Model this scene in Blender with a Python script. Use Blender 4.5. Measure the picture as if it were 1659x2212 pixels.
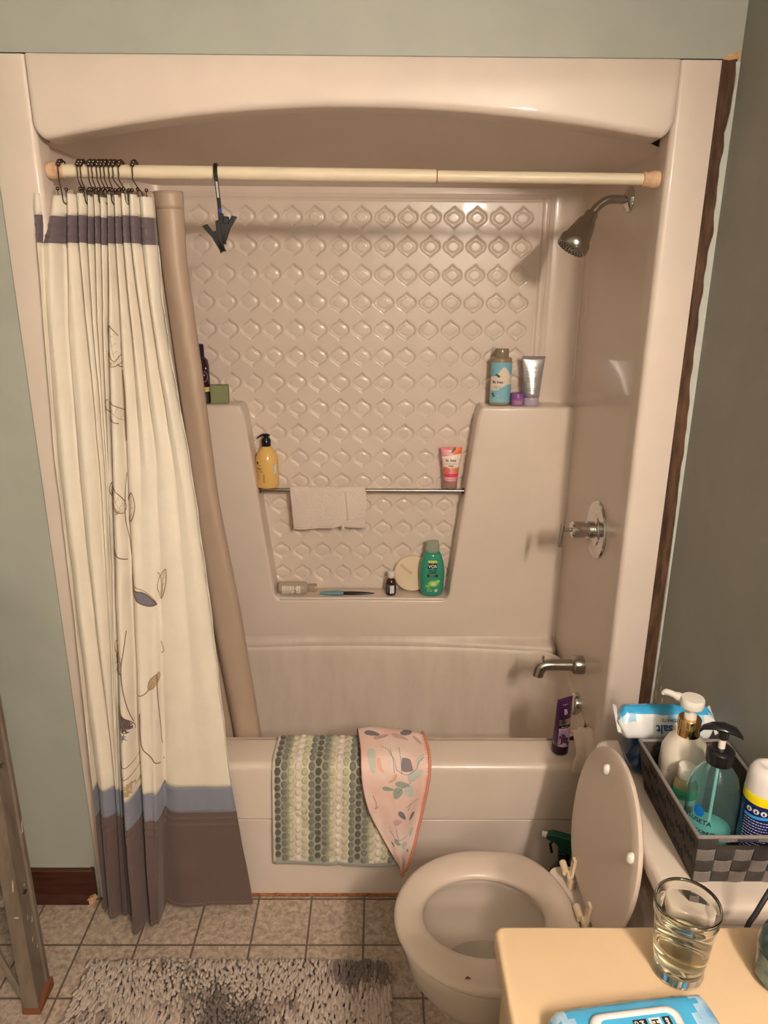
import bpy, bmesh, math, random
from math import sin, cos, pi, radians, sqrt, atan2, hypot
from mathutils import Vector, Matrix, noise
from mathutils.bvhtree import BVHTree
random.seed(7)
S = bpy.context.scene
C = S.collection
for o in list(bpy.data.objects): bpy.data.objects.remove(o)

# ------------------------------------------------------------------ camera, light, exposure
cam = bpy.data.cameras.new('camera'); co = bpy.data.objects.new('camera', cam); C.objects.link(co)
cam.sensor_fit = 'HORIZONTAL'; cam.sensor_width = 36.0; cam.lens = 1569.0884 / 1659 * 36
R_ = Vector((.99996098, -.00562789, .00680938)); U_ = Vector((-.00476486, .30546929, .95219001)); F_ = Vector((.00743888, .9521853, -.30543055))
M = Matrix((R_, U_, -F_)).transposed().to_4x4(); M.translation = Vector((.05675, -1.70759, 1.75205))
co.matrix_world = M; cam.clip_start = .02
S.camera = co
S.view_settings.view_transform = 'Standard'; S.view_settings.look = 'None'
S.view_settings.exposure = .86; S.view_settings.gamma = 1.0
S.view_settings.use_curve_mapping = False
w = bpy.data.worlds.new('world'); S.world = w; w.use_nodes = True
w.node_tree.nodes['Background'].inputs[0].default_value = (.9, .85, .8, 1)
w.node_tree.nodes['Background'].inputs[1].default_value = .05
BULB_STRENGTH = 380.0
BULB_COLOR = (1.0, .86, .72)
BULBS = [(.71, -2.10, 2.24), (.71, -2.34, 2.24), (.71, -2.58, 2.24)]

# ------------------------------------------------------------------ materials
def lin(c):
    return tuple((x / 12.92 if x <= .04045 else ((x + .055) / 1.055) ** 2.4) for x in c)
def rgb(r, g, b): return lin((r / 255, g / 255, b / 255)) + (1,)
def mat(name, col, rough=.5, metal=0, spec=.5, bump=0, bscale=200, var=0, vscale=6, col2=None, trans=0, ior=1.45, coat=0, sheen=0, alpha=1, emis=None, stretch=None):
    m = bpy.data.materials.new(name); m.use_nodes = True
    nt = m.node_tree; b = nt.nodes['Principled BSDF']
    b.inputs['Base Color'].default_value = col; b.inputs['Roughness'].default_value = rough
    b.inputs['Metallic'].default_value = metal; b.inputs['Specular IOR Level'].default_value = spec
    b.inputs['Transmission Weight'].default_value = trans; b.inputs['IOR'].default_value = ior
    b.inputs['Coat Weight'].default_value = coat; b.inputs['Sheen Weight'].default_value = sheen
    if emis: b.inputs['Emission Color'].default_value = emis[0]; b.inputs['Emission Strength'].default_value = emis[1]
    tc = nt.nodes.new('ShaderNodeTexCoord'); vec = tc.outputs['Object']
    if stretch:
        mp = nt.nodes.new('ShaderNodeMapping'); mp.inputs['Scale'].default_value = stretch
        nt.links.new(vec, mp.inputs[0]); vec = mp.outputs[0]
    if var or col2:
        n = nt.nodes.new('ShaderNodeTexNoise'); n.inputs['Scale'].default_value = vscale; n.inputs['Detail'].default_value = 5
        n.inputs['Roughness'].default_value = .6
        nt.links.new(vec, n.inputs['Vector'])
        mr = nt.nodes.new('ShaderNodeMapRange'); mr.inputs[1].default_value = .35; mr.inputs[2].default_value = .68
        nt.links.new(n.outputs['Fac'], mr.inputs[0])
        mx = nt.nodes.new('ShaderNodeMix'); mx.data_type = 'RGBA'
        nt.links.new(mr.outputs[0], mx.inputs[0])
        c2 = col2 if col2 else tuple(x * (1 - var) for x in col[:3]) + (1,)
        mx.inputs[6].default_value = col; mx.inputs[7].default_value = c2
        nt.links.new(mx.outputs[2], b.inputs['Base Color'])
    if bump:
        n2 = nt.nodes.new('ShaderNodeTexNoise'); n2.inputs['Scale'].default_value = bscale; n2.inputs['Detail'].default_value = 3
        nt.links.new(vec, n2.inputs['Vector'])
        bp = nt.nodes.new('ShaderNodeBump'); bp.inputs['Strength'].default_value = bump; bp.inputs['Distance'].default_value = .004
        nt.links.new(n2.outputs['Fac'], bp.inputs['Height']); nt.links.new(bp.outputs[0], b.inputs['Normal'])
    return m

ALMOND = rgb(224, 207, 194)
m_sur = mat('acrylic_almond', ALMOND, .30, coat=.15, var=.07, vscale=3, bump=.012, bscale=40)
m_flange = mat('acrylic_flange', rgb(223, 207, 196), .42, coat=.12, var=.07, vscale=4, bump=.03, bscale=14)
m_tub = mat('acrylic_tub_worn', rgb(214, 198, 184), .42, var=.13, vscale=9, stretch=(1.6, 1, .35))
m_china = mat('toilet_china', rgb(222, 207, 194), .12, coat=.5, var=.03)
m_seat = mat('toilet_seat_plastic', rgb(216, 198, 184), .3, var=.03)
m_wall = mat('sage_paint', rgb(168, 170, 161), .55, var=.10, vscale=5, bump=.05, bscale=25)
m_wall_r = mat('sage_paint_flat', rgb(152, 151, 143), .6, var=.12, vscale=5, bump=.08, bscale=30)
m_white_paint = mat('white_ceiling_paint', rgb(232, 230, 224), .8)
m_wood_dark = mat('dark_stained_wood', rgb(74, 34, 22), .4, col2=rgb(40, 18, 12), vscale=14, stretch=(1, 3, 12))
m_wood_raw = mat('bare_old_wood', rgb(96, 66, 44), .8, col2=rgb(48, 30, 20), vscale=10, stretch=(8, 8, 1.2), bump=.3, bscale=60)
m_raw_tan = mat('raw_torn_wood', rgb(215, 170, 125), .8, var=.3, vscale=60)
m_plaster = mat('joint_compound', rgb(190, 192, 186), .9, var=.12, vscale=25)
m_chrome = mat('chrome', (.62, .60, .58, 1), .09, metal=1)
m_chrome_dull = mat('brushed_nickel', (.42, .40, .37, 1), .22, metal=1)
m_dark_metal = mat('dark_bronze_metal', (.16, .12, .10, 1), .25, metal=1)
m_rod = mat('cream_rod_enamel', rgb(230, 214, 188), .4, var=.10, vscale=12, stretch=(1, 4, 4))
m_rod_cap = mat('aged_cap_plastic', rgb(224, 190, 158), .6, col2=rgb(185, 140, 110), vscale=40)
m_rust = mat('rusty_caulk', rgb(168, 112, 72), .9, col2=rgb(120, 72, 44), vscale=60)
m_black = mat('black_plastic', (.012, .011, .012, 1), .2)
m_black_soft = mat('black_matte', (.02, .018, .018, 1), .5)
m_white = mat('white_plastic', rgb(232, 226, 218), .35)
m_navy = mat('navy_plastic', rgb(20, 28, 70), .3)
m_ink = mat('dark_ink', rgb(38, 32, 38), .5)
m_ink_w = mat('white_ink', rgb(225, 220, 220), .5)

# ------------------------------------------------------------------ helpers
def props(o, label=None, cat=None, group=None, kind=None):
    if label: o['label'] = label
    if cat: o['category'] = cat
    if group: o['group'] = group
    if kind: o['kind'] = kind
    return o
def thing(name, label, cat, loc=(0, 0, 0), rot=(0, 0, 0), group=None):
    o = bpy.data.objects.new(name, None); C.objects.link(o)
    o.location = loc; o.rotation_euler = rot; o.empty_display_size = .05
    return props(o, label, cat, group)
def link(name, bm, mats, parent=None, smooth=True, bevel=0, seg=2, ang=40, subsurf=0, solid=0):
    bmesh.ops.recalc_face_normals(bm, faces=bm.faces)
    me = bpy.data.meshes.new(name); bm.to_mesh(me); bm.free()
    for m in (mats if isinstance(mats, (list, tuple)) else [mats]): me.materials.append(m)
    o = bpy.data.objects.new(name, me); C.objects.link(o)
    if parent: o.parent = parent
    if solid:
        s = o.modifiers.new('solid', 'SOLIDIFY'); s.thickness = solid; s.offset = 0
    if bevel:
        b = o.modifiers.new('bevel', 'BEVEL'); b.width = bevel; b.segments = seg; b.limit_method = 'ANGLE'; b.angle_limit = radians(30)
    if subsurf:
        s = o.modifiers.new('sub', 'SUBSURF'); s.levels = subsurf; s.render_levels = subsurf
    if smooth:
        me.polygons.foreach_set('use_smooth', [True] * len(me.polygons))
        if ang < 180:
            try: me.set_sharp_from_angle(angle=radians(ang))
            except Exception: pass
    return o
def box(bm, x0, x1, y0, y1, z0, z1):
    v = [bm.verts.new((x, y, z)) for z in (z0, z1) for y in (y0, y1) for x in (x0, x1)]
    for f in ((0, 2, 3, 1), (4, 5, 7, 6), (0, 1, 5, 4), (2, 6, 7, 3), (0, 4, 6, 2), (1, 3, 7, 5)): bm.faces.new([v[i] for i in f])
    return v
def xform(vs, m):
    for v in vs: v.co = m @ v.co
def loft(bm, loops, close=True, cap0=False, cap1=False, mi=0):
    rows = [[bm.verts.new(p) for p in L] for L in loops]
    n = len(rows[0])
    for a, b in zip(rows, rows[1:]):
        for i in range(n if close else n - 1):
            j = (i + 1) % n
            f = bm.faces.new((a[i], a[j], b[j], b[i])); f.material_index = mi
    if cap0: bm.faces.new(rows[0][::-1])
    if cap1: bm.faces.new(rows[-1])
    return rows
def lathe(bm, prof, seg=32, sx=1, sy=1, c=(0, 0), cap0=True, cap1=True):
    return loft(bm, [[(c[0] + r * sx * cos(2 * pi * i / seg), c[1] + r * sy * sin(2 * pi * i / seg), z) for i in range(seg)] for r, z in prof], True, cap0, cap1)
def catmull(pts, n=6, closed=False):
    P = [Vector(p) for p in pts]; out = []
    N = len(P)
    for i in range(N if closed else N - 1):
        g = (lambda k: P[k % N]) if closed else (lambda k: P[max(0, min(N - 1, k))])
        p0, p1, p2, p3 = g(i - 1), g(i), g(i + 1), g(i + 2)
        for k in range(n):
            t = k / n
            out.append(.5 * ((2 * p1) + (p2 - p0) * t + (2 * p0 - 5 * p1 + 4 * p2 - p3) * t * t + (3 * p1 - p0 - 3 * p2 + p3) * t ** 3))
    if not closed: out.append(P[-1])
    return out
def tube(bm, pts, r, seg=8, cap=True, closed=False):
    P = [Vector(p) for p in pts]; N = len(P); loops = []; up = None
    rr = r if isinstance(r, (list, tuple)) else [r] * N
    for i in range(N):
        a = P[(i - 1) % N] if (closed or i > 0) else P[i]; b = P[(i + 1) % N] if (closed or i < N - 1) else P[i]
        d = (b - a)
        d = d.normalized() if d.length > 1e-9 else Vector((0, 0, 1))
        if up is None: up = Vector((0, 0, 1)) if abs(d.z) < .9 else Vector((1, 0, 0))
        s = d.cross(up).normalized(); up = s.cross(d).normalized()
        loops.append([P[i] + (s * cos(2 * pi * k / seg) + up * sin(2 * pi * k / seg)) * rr[i] for k in range(seg)])
    if closed: loops.append(loops[0])
    loft(bm, loops, True, cap and not closed, cap and not closed)
def sphere(bm, c, r, u=12, v=8, s=(1, 1, 1)):
    m = Matrix.Translation(c) @ Matrix.Diagonal((r * s[0], r * s[1], r * s[2], 1))
    bmesh.ops.create_uvsphere(bm, u_segments=u, v_segments=v, radius=1, matrix=m)
def prism(bm, poly, y0, y1):
    """polygon in x,z extruded along y"""
    a = [bm.verts.new((x, y0, z)) for x, z in poly]; b = [bm.verts.new((x, y1, z)) for x, z in poly]
    bm.faces.new(a); bm.faces.new(b[::-1]); n = len(a)
    for i in range(n): bm.faces.new((a[i], b[i], b[(i + 1) % n], a[(i + 1) % n]))
    return a + b
def new(): return bmesh.new()
def rrect(hx, hy, r, n=5, cx=0, cy=0):
    out = []
    for sx, sy, a0 in ((1, 1, 0), (-1, 1, 90), (-1, -1, 180), (1, -1, 270)):
        for k in range(n + 1):
            a = radians(a0 + 90 * k / n)
            out.append((cx + sx * (hx - r) + r * cos(a), cy + sy * (hy - r) + r * sin(a)))
    return out
def patch(name, fn, u0, u1, lo, hi, m, parent, nu=14, nv=8):
    """curved label: fn(u,v)->point, v runs between lo(u) and hi(u)"""
    L = lo if callable(lo) else (lambda u: lo); H = hi if callable(hi) else (lambda u: hi)
    bm = new(); g = []
    for i in range(nu + 1):
        u = u0 + (u1 - u0) * i / nu
        g.append([bm.verts.new(fn(u, L(u) + (H(u) - L(u)) * j / nv)) for j in range(nv + 1)])
    for i in range(nu):
        for j in range(nv): bm.faces.new((g[i][j], g[i + 1][j], g[i + 1][j + 1], g[i][j + 1]))
    return link(name, bm, m, parent, ang=180)
def blob(name, fn, pts, m, parent, rings=3):
    """star shaped patch of outline pts (u,v) laid on surface fn"""
    cx = sum(p[0] for p in pts) / len(pts); cy = sum(p[1] for p in pts) / len(pts)
    bm = new(); c = bm.verts.new(fn(cx, cy)); prev = None
    for k in range(1, rings + 1):
        t = k / rings; row = [bm.verts.new(fn(cx + (u - cx) * t, cy + (v - cy) * t)) for u, v in pts]
        for i in range(len(row)):
            j = (i + 1) % len(row)
            if prev is None: bm.faces.new((c, row[i], row[j]))
            else: bm.faces.new((prev[i], row[i], row[j], prev[j]))
        prev = row
    return link(name, bm, m, parent, ang=180)
def text(s, size, fn, m, parent, u=0, v=0, rot=0, align='LEFT', sx=1, name='lettering', bold=0):
    cu = bpy.data.curves.new('t', 'FONT'); cu.body = s; cu.size = size; cu.align_x = align; cu.resolution_u = 2; cu.offset = bold
    ob = bpy.data.objects.new('t', cu); C.objects.link(ob)
    dg = bpy.context.evaluated_depsgraph_get(); dg.update()
    me = bpy.data.meshes.new_from_object(ob.evaluated_get(dg))
    bpy.data.objects.remove(ob); bpy.data.curves.remove(cu)
    ca, sa = cos(radians(rot)), sin(radians(rot))
    for vt in me.vertices:
        x, y = vt.co.x * sx, vt.co.y
        vt.co = fn(u + x * ca - y * sa, v + x * sa + y * ca)
    me.name = name; me.materials.clear(); me.materials.append(m)
    o = bpy.data.objects.new(name, me); C.objects.link(o); o.parent = parent
    return o
def merge(objs, name):
    """several lettering lines of one print become one part"""
    bm = new(); par = objs[0].parent; mats = []
    for o in objs:
        base = len(bm.faces)
        bm.from_mesh(o.data); bm.faces.ensure_lookup_table()
        m = o.data.materials[0]
        if m not in mats: mats.append(m)
        for f in bm.faces[base:]: f.material_index = mats.index(m)
        bpy.data.objects.remove(o)
    me = bpy.data.meshes.new(name); bm.to_mesh(me); bm.free()
    for m in mats: me.materials.append(m)
    o = bpy.data.objects.new(name, me); C.objects.link(o); o.parent = par
    return o
def cyl_fn(r, th0=0, off=.0006, c=(0, 0)):
    """u = arc length (m) from the side facing -y, v = height"""
    R = r + off
    return lambda u, v: Vector((c[0] + R * sin(u / r + th0), c[1] - R * cos(u / r + th0), v))
def lathe_fn(prof, th0=0, off=.0006, sx=1, sy=1, rref=None):
    def rad(z):
        for (r0, z0), (r1, z1) in zip(prof, prof[1:]):
            if z0 <= z <= z1 and z1 > z0: return r0 + (r1 - r0) * (z - z0) / (z1 - z0)
        return prof[-1][0]
    rm = rref or max(p[0] for p in prof)
    def f(u, v):
        R = rad(v) + off; a = u / rm + th0
        return Vector((R * sx * sin(a), -R * sy * cos(a), v))
    return f
def lines(fn, u, v, wd, n, dv, m, parent, h=.0009):
    """rows of tiny illegible print as short dashes"""
    bm = new()
    for i in range(n):
        x = 0; y = v - i * dv; W = wd * random.uniform(.75, 1)
        while x < W:
            l = random.uniform(.002, .006)
            l = min(l, W - x + .001)
            k = 3; a = [bm.verts.new(fn(u + x + l * t / k, y)) for t in range(k + 1)]; b = [bm.verts.new(fn(u + x + l * t / k, y + h)) for t in range(k + 1)]
            for t in range(k): bm.faces.new((a[t], a[t + 1], b[t + 1], b[t]))
            x += l + .0012
    return link('fine_print', bm, m, parent, ang=180)

# ------------------------------------------------------------------ room shell
def wall(name, boxes, m, bevel=0):
    bm = new()
    for b in boxes: box(bm, *b)
    return props(link(name, bm, m, None, smooth=False, bevel=bevel), kind='structure')
RX = .80; LX = -1.55; BY = -2.75; CZ = 2.44
wall('wall_back', [(LX, -.7635, .002, .10, 0, CZ), (-.7635, RX, .002, .10, 2.1895, CZ), (.7935, RX, .002, .10, 0, 2.1895)], m_wall)
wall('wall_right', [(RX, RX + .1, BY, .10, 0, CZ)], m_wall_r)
wall('wall_left', [(LX - .1, LX, BY, .10, 0, CZ)], m_wall)
wall('wall_behind_camera', [(LX, RX, BY - .1, BY, 0, CZ)], m_wall)
wall('ceiling', [(LX - .1, RX + .1, BY - .1, .1, CZ, CZ + .1)], m_white_paint)
# closed back of the alcove so no light leaks in
wall('wall_alcove', [(-.80, .84, .80, .84, 0, CZ), (-.80, -.77, .10, .84, 0, CZ), (.80, .84, .10, .84, 0, CZ), (-.80, .84, .10, .84, CZ - .04, CZ)], m_wood_raw)

def floor_mat():
    m = bpy.data.materials.new('vinyl_tile'); m.use_nodes = True; nt = m.node_tree; b = nt.nodes['Principled BSDF']
    N = nt.nodes.new; Lk = nt.links.new
    tc = N('ShaderNodeTexCoord'); sp = N('ShaderNodeSeparateXYZ'); Lk(tc.outputs['Object'], sp.inputs[0])
    T = .1559
    def grid(out, off):
        a = N('ShaderNodeMath'); a.operation = 'ADD'; a.inputs[1].default_value = -off + 100 * T; Lk(out, a.inputs[0])
        d = N('ShaderNodeMath'); d.operation = 'DIVIDE'; d.inputs[1].default_value = T; Lk(a.outputs[0], d.inputs[0])
        f = N('ShaderNodeMath'); f.operation = 'FRACT'; Lk(d.outputs[0], f.inputs[0])
        s = N('ShaderNodeMath'); s.operation = 'SUBTRACT'; s.inputs[1].default_value = .5; Lk(f.outputs[0], s.inputs[0])
        ab = N('ShaderNodeMath'); ab.operation = 'ABSOLUTE'; Lk(s.outputs[0], ab.inputs[0]); return ab.outputs[0]
    mx = N('ShaderNodeMath'); mx.operation = 'MAXIMUM'; Lk(grid(sp.outputs[0], -.7594), mx.inputs[0]); Lk(grid(sp.outputs[1], -.1623), mx.inputs[1])
    g = N('ShaderNodeMapRange'); g.inputs[1].default_value = .478; g.inputs[2].default_value = .487; Lk(mx.outputs[0], g.inputs[0])
    n = N('ShaderNodeTexNoise'); n.inputs['Scale'].default_value = 62; n.inputs['Detail'].default_value = 8; n.inputs['Roughness'].default_value = .65; n.inputs['Distortion'].default_value = .6
    Lk(tc.outputs['Object'], n.inputs['Vector'])
    cr = N('ShaderNodeValToRGB'); cr.color_ramp.elements[0].position = .36; cr.color_ramp.elements[1].position = .66
    cr.color_ramp.elements[0].color = rgb(146, 127, 113); cr.color_ramp.elements[1].color = rgb(200, 182, 166); Lk(n.outputs['Fac'], cr.inputs[0])
    mi = N('ShaderNodeMix'); mi.data_type = 'RGBA'; Lk(g.outputs[0], mi.inputs[0]); Lk(cr.outputs[0], mi.inputs[6]); mi.inputs[7].default_value = rgb(104, 88, 74)
    Lk(mi.outputs[2], b.inputs['Base Color'])
    b.inputs['Roughness'].default_value = .45
    iv = N('ShaderNodeMath'); iv.operation = 'SUBTRACT'; iv.inputs[0].default_value = 1; Lk(g.outputs[0], iv.inputs[1])
    ad = N('ShaderNodeMath'); ad.operation = 'MULTIPLY_ADD'; ad.inputs[1].default_value = .25; Lk(n.outputs['Fac'], ad.inputs[0]); Lk(iv.outputs[0], ad.inputs[2])
    bp = N('ShaderNodeBump'); bp.inputs['Strength'].default_value = .4; bp.inputs['Distance'].default_value = .002; Lk(ad.outputs[0], bp.inputs['Height']); Lk(bp.outputs[0], b.inputs['Normal'])
    return m
wall('floor', [(LX - .1, RX + .1, BY - .1, .84, -.05, 0)], floor_mat())

# baseboard on the left wall section, with a torn corner
bm = new(); box(bm, LX, -.768, -.016, .002, .012, .112); 
props(link('baseboard_back', bm, m_wood_dark, bevel=.003), kind='structure')
bm = new()
pts = [(-.020, 0), (-.020, .0), (-.030, .002), (-.030, .012), (-.024, .022), (-.016, .026), (-.016, 0)]
loft(bm, [[(x, y, z) for y, z in pts[1:]] for x in (LX, -.80, -.785)], True, True, True)
props(link('trim_1', bm, m_wood_dark), kind='structure')
bm = new(); v = prism(bm, [(-.80, .001), (-.775, .002), (-.765, .016), (-.770, .030), (-.788, .020)], -.028, -.014)
props(link('trim_2', bm, m_raw_tan, smooth=False), kind='structure')
# plaster drip line over the baseboard
bm = new()
top = [(x, .118 + .003 * noise.noise(Vector((x * 20, 0, 0)))) for x in [(-1.2 + .02 * i) for i in range(22)]]
prism(bm, [(x, .109 + .002 * noise.noise(Vector((x * 50, 3, 0)))) for x, z in reversed(top)] + top, -.003, .002)
props(link('trim_3', bm, m_wall), kind='structure')
# bare wood strip in the gap on the right, and the smeared compound beside it
bm = new(); box(bm, .7640, .7990, .004, .06, 0, 2.188)
props(link('trim_4', bm, m_wood_raw, smooth=False), kind='structure')
bm = new()
zs = [i * .012 for i in range(56, 183)]
L1 = []; L2 = []
for z in zs:
    wv = .5 + .5 * noise.noise(Vector((z * 5.1, 1.3, 0))) + .25 * noise.noise(Vector((z * 24, 2, 0)))
    wd = .004 + .016 * max(0, min(1, (z - 1.0) / .6)) * max(.15, wv) + .003 * max(0, wv)
    if z > 2.06: wd *= .8
    L1.append((.7995, .001, z)); L2.append((.7995 - wd, .001, z))
loft(bm, [L1, L2], False)
props(link('trim_5', bm, m_plaster, smooth=False, solid=.004), kind='structure')
bm = new(); prism(bm, [(.762, 2.1875), (.776, 2.186), (.795, 2.190), (.7985, 2.203), (.785, 2.2005), (.772, 2.196)], -.002, .003)
props(link('trim_6', bm, m_raw_tan, smooth=False), kind='structure')
# torn paper and caulk scraps low on the right wall
bm = new()
for i in range(16):
    z = random.uniform(.60, .80); y = random.uniform(-.03, -.002) - (.04 if i < 5 else 0); 
    l = random.uniform(.01, .03); a = random.uniform(-.6, .6)
    tube(bm, [(.798, y, z), (.797 , y + a * l * .5, z + l * .5), (.798, y + a * l, z + l)], .0008, 4)
props(link('trim_7', bm, m_raw_tan), kind='structure')

# ------------------------------------------------------------------ one-piece tub and shower surround
sur = thing('bathtub', 'almond one-piece acrylic tub and shower surround with arched header', 'bathtub', (0, 0, 0))
# flange posts
for s, x0, x1 in ((-1, -.762, -.671), (1, .672, .762)):
    bm = new()
    xi = x0 if s > 0 else x1
    prof = []
    # plan outline of post: outer back, outer front, rounded inner edge, return
    r = .014
    o_ = x1 if s > 0 else x0
    prof.append((o_, .05)); prof.append((o_, .0015)); prof.append((o_ - s * .003, 0))
    for k in range(7):
        a = pi / 2 * k / 6
        prof.append((xi + s * (r - r * sin(a)), r - r * cos(a)))
    prof.append((xi, .062)); prof.append((xi + s * .010, .070)); prof.append((xi + s * .010, .05))
    zs = [.0, .45, .8, 1.2, 1.6, 1.95, 2.1868]
    loft(bm, [[(x, y, z) for x, y in prof] for z in zs], True, True, True)
    link('flange_post', bm, m_flange, sur, ang=50)
# header with the arched lower edge (slightly proud of the posts, rounded lower lip)
def arch(x):
    A = .0665 if x < 0 else .0545
    return 2.0945 - A * min(1, abs(x) / .645) ** 1.9 + .022 * (max(0, abs(x) - .645) / .027) ** 2.5
bm = new()
nX = 56; loops = []
hx = [-.6735, -.6725, -.6710, -.6690, -.6670, -.660] + [-.652 + 1.306 * i / nX for i in range(nX + 1)] + [.662, .668, .672, .6745, .6765, .6775]
for i, x in enumerate(hx):
    za = arch(min(x, .6725))
    e = min(i, len(hx) - 1 - i); yf = (.003, -.001, -.0045, -.0065, -.0078)[e] if e < 5 else -.008
    L = [(x, .05, 2.1868), (x, yf + .003, 2.1868), (x, yf, 2.184), (x, yf, 2.13), (x, yf, za + .016)]
    for k in range(1, 7):
        a = pi / 2 * k / 6
        L.append((x, yf + .014 - .014 * cos(a), za + .016 - .016 * sin(a)))
    L += [(x, .06, za - .001), (x, .085, za + .004), (x, .09, za + .03), (x, .09, 2.1868)]
    loops.append(L)
loft(bm, loops, True, True, True)
link('arched_header', bm, m_flange, sur, ang=50)
# chips on the header
bm = new()
for (cx, cz, a, l, wd) in ((.222, 2.118, -.9, .030, .006), (.245, 2.142, .15, .022, .003), (.232, 2.127, -.8, .012, .004)):
    pts = [(cx + cos(a) * l * t - sin(a) * wd * q * sin(pi * (t + .5)) , cz + sin(a) * l * t + cos(a) * wd * q * sin(pi * (t + .5))) for t, q in [(-.5, 0), (-.25, 1), (0, .7), (.3, 1), (.5, 0), (.2, -.8), (-.1, -1), (-.35, -.5)]]
    f = bm.faces.new([bm.verts.new((x, -.0076, z)) for x, z in pts])
link('scuff', bm, mat('scuff_grey', rgb(150, 125, 110), .6), sur, smooth=False)
# side and back walls
bm = new()
def plan(z, n=8):
    P = []
    for s in (-1, 1):
        Q = [(s * .682, .064), (s * .684, .09), (s * .684, .30), (s * .684, .54)]
        for k in range(1, n + 1):
            a = pi / 2 * k / n
            Q.append((s * (.598 + .086 * cos(a)), .604 + .096 * sin(a)))
        P += Q if s < 0 else Q[::-1]
    return P
zs = [.46, .6, .9, 1.2, 1.36, 1.7, 1.9, 2.0, 2.06]
loft(bm, [[(x, y, z) for x, y in plan(z)] for z in zs], False)
# soft vertical ridges in the right and left corner
link('alcove_wall', bm, m_sur, sur, ang=60)
for s in (-1, 1):
    for (x, y) in ((.6835, .575), (.678, .632)):
        bm = new(); tube(bm, [(s * x, y, 1.40), (s * x, y, 1.94)], .0035, 8)
        link('corner_ridge', bm, m_sur, sur)
# dome
bm = new(); g = []
for j in range(21):
    y = .068 + (.70 - .068) * j / 20
    row = []
    for i in range(41):
        x = -.686 + 1.372 * i / 40
        gy = 1 - (j / 20) ** 2.2
        h = .105 * (1 - abs(x / .686) ** 3.0) * gy
        rnd = .02 * max(0, (j / 20 - .8) / .2) ** 2
        row.append(bm.verts.new((x, y, 2.028 + h - rnd * .5)))
    g.append(row)
for j in range(20):
    for i in range(40): bm.faces.new((g[j][i], g[j][i + 1], g[j + 1][i + 1], g[j + 1][i]))
link('domed_top', bm, m_sur, sur, ang=180)
# patterned back panel: rows of recessed ogee shapes, plus border ridges
PX, PZ = .0712, .0843
def sstep(a, b, x):
    t = max(0, min(1, (x - a) / (b - a))); return t * t * (3 - 2 * t)
def ogee(x, z):
    k = round(x / PX)
    if abs(k) > 7: return 0
    n = round((1.933 - z) / PZ)
    if n < 0 or n > 15: return 0
    u = abs(x - k * PX) / .0325; v = (z - (1.933 - n * PZ)) / .0375
    if abs(v) >= 1 or u >= 1: return 0
    a = abs(v)
    if a < .40: bell = sqrt(1 - (a / .64) ** 2); g = a / .4096 / bell
    else: q = 1 - (a - .40) / .60; bell = .7806 * q ** 1.5; g = 1.95 * q ** .5
    F = (bell - u) / sqrt(1 + (g * .9) ** 2)
    return sstep(0, .15, F) - .45 * sstep(.20, .60, F)
bm = new()
x0, x1, z0, z1 = -.60, .60, .70, 2.004
nx, nz = 470, 510
g = []
for j in range(nz + 1):
    z = z0 + (z1 - z0) * j / nz; row = []
    for i in range(nx + 1):
        x = x0 + (x1 - x0) * i / nx
        y = .6945 + .0050 * ogee(x, z)
        e = min((x1 - abs(x)) / .02, (z1 - z) / .012, 1)
        inside = sstep(.560, .548, abs(x)) * sstep(1.992, 1.980, z)
        y += .0035 * (1 - inside) * (1 if z > 1.3 else .5)
        for rx in (.556, .576): y -= .0045 * math.exp(-((abs(x) - rx) / .0028) ** 2) * (1 if z < 1.99 else 0) * sstep(1.36, 1.40, z)
        y -= .003 * math.exp(-((z - 1.984) / .003) ** 2) * (1 if abs(x) < .57 else 0)
        if e < 1: y = y * e + .7005 * (1 - e)
        row.append(bm.verts.new((x, y, z)))
    g.append(row)
for j in range(nz):
    for i in range(nx): bm.faces.new((g[j][i], g[j][i + 1], g[j + 1][i + 1], g[j + 1][i]))
link('patterned_panel', bm, m_sur, sur, ang=180)
# shelf towers and lower back wall around the trapezoid niche
bm = new()
poly = [(-.69, .50), (.69, .50), (.69, 1.366), (.383, 1.366)]
poly += [(.372, 1.33), (.302, .712), (.292, .694), (.26, .6915), (.10, .694), (-.10, .694), (-.26, .6915), (-.292, .694), (-.302, .712), (-.374, 1.33), (-.385, 1.366), (-.69, 1.366)]
prism(bm, poly, .600, .706)
link('shelf_tower', bm, m_sur, sur, bevel=.011, seg=4, ang=180)
# niche floor lip
bm = new(); tube(bm, [(-.285, .606, .6925), (0, .604, .695), (.285, .606, .6925)], .006, 10)
link('niche_lip', bm, m_sur, sur)
# basin
bm = new()
def basin_loop(inset, z, base=0):
    P = []
    hx = .684 - inset; yb = .597 - inset * .8; yf = .118 + inset * .55; r = .10 + inset * .3
    cyy = (yb + yf) / 2; hy = (yb - yf) / 2
    n = 8
    raw = rrect(hx, hy, r, n, 0, cyy); res = []
    for i in range(len(raw)):
        q0 = Vector(raw[i]); q1 = Vector(raw[(i + 1) % len(raw)]); sub = 10 if i % (n + 1) == n else 1
        for k in range(sub):
            x, y = q0.lerp(q1, k / sub)
            res.append((x, y - .045 * (x / .68) ** 2 * (y - yf) / (yb - yf), z))
    return res
loops = []
def rim_z(y, drop):
    t = max(0, min(1, (y - .12) / .48)); return .4685 + .052 * sstep(0, .6, t) - drop
for inset, drop in ((-.002, -.004), (.0, .0), (.006, .006), (.012, .018), (.018, .05)):
    loops.append([(x, y, rim_z(y, drop)) for x, y, _ in basin_loop(inset, 0)])
for inset, z in ((.028, .38), (.042, .28), (.062, .19), (.10, .135), (.15, .12), (.20, .116)):
    loops.append(basin_loop(inset, z))
loft(bm, loops, True, False, True)
link('basin', bm, m_tub, sur, ang=60)
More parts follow.
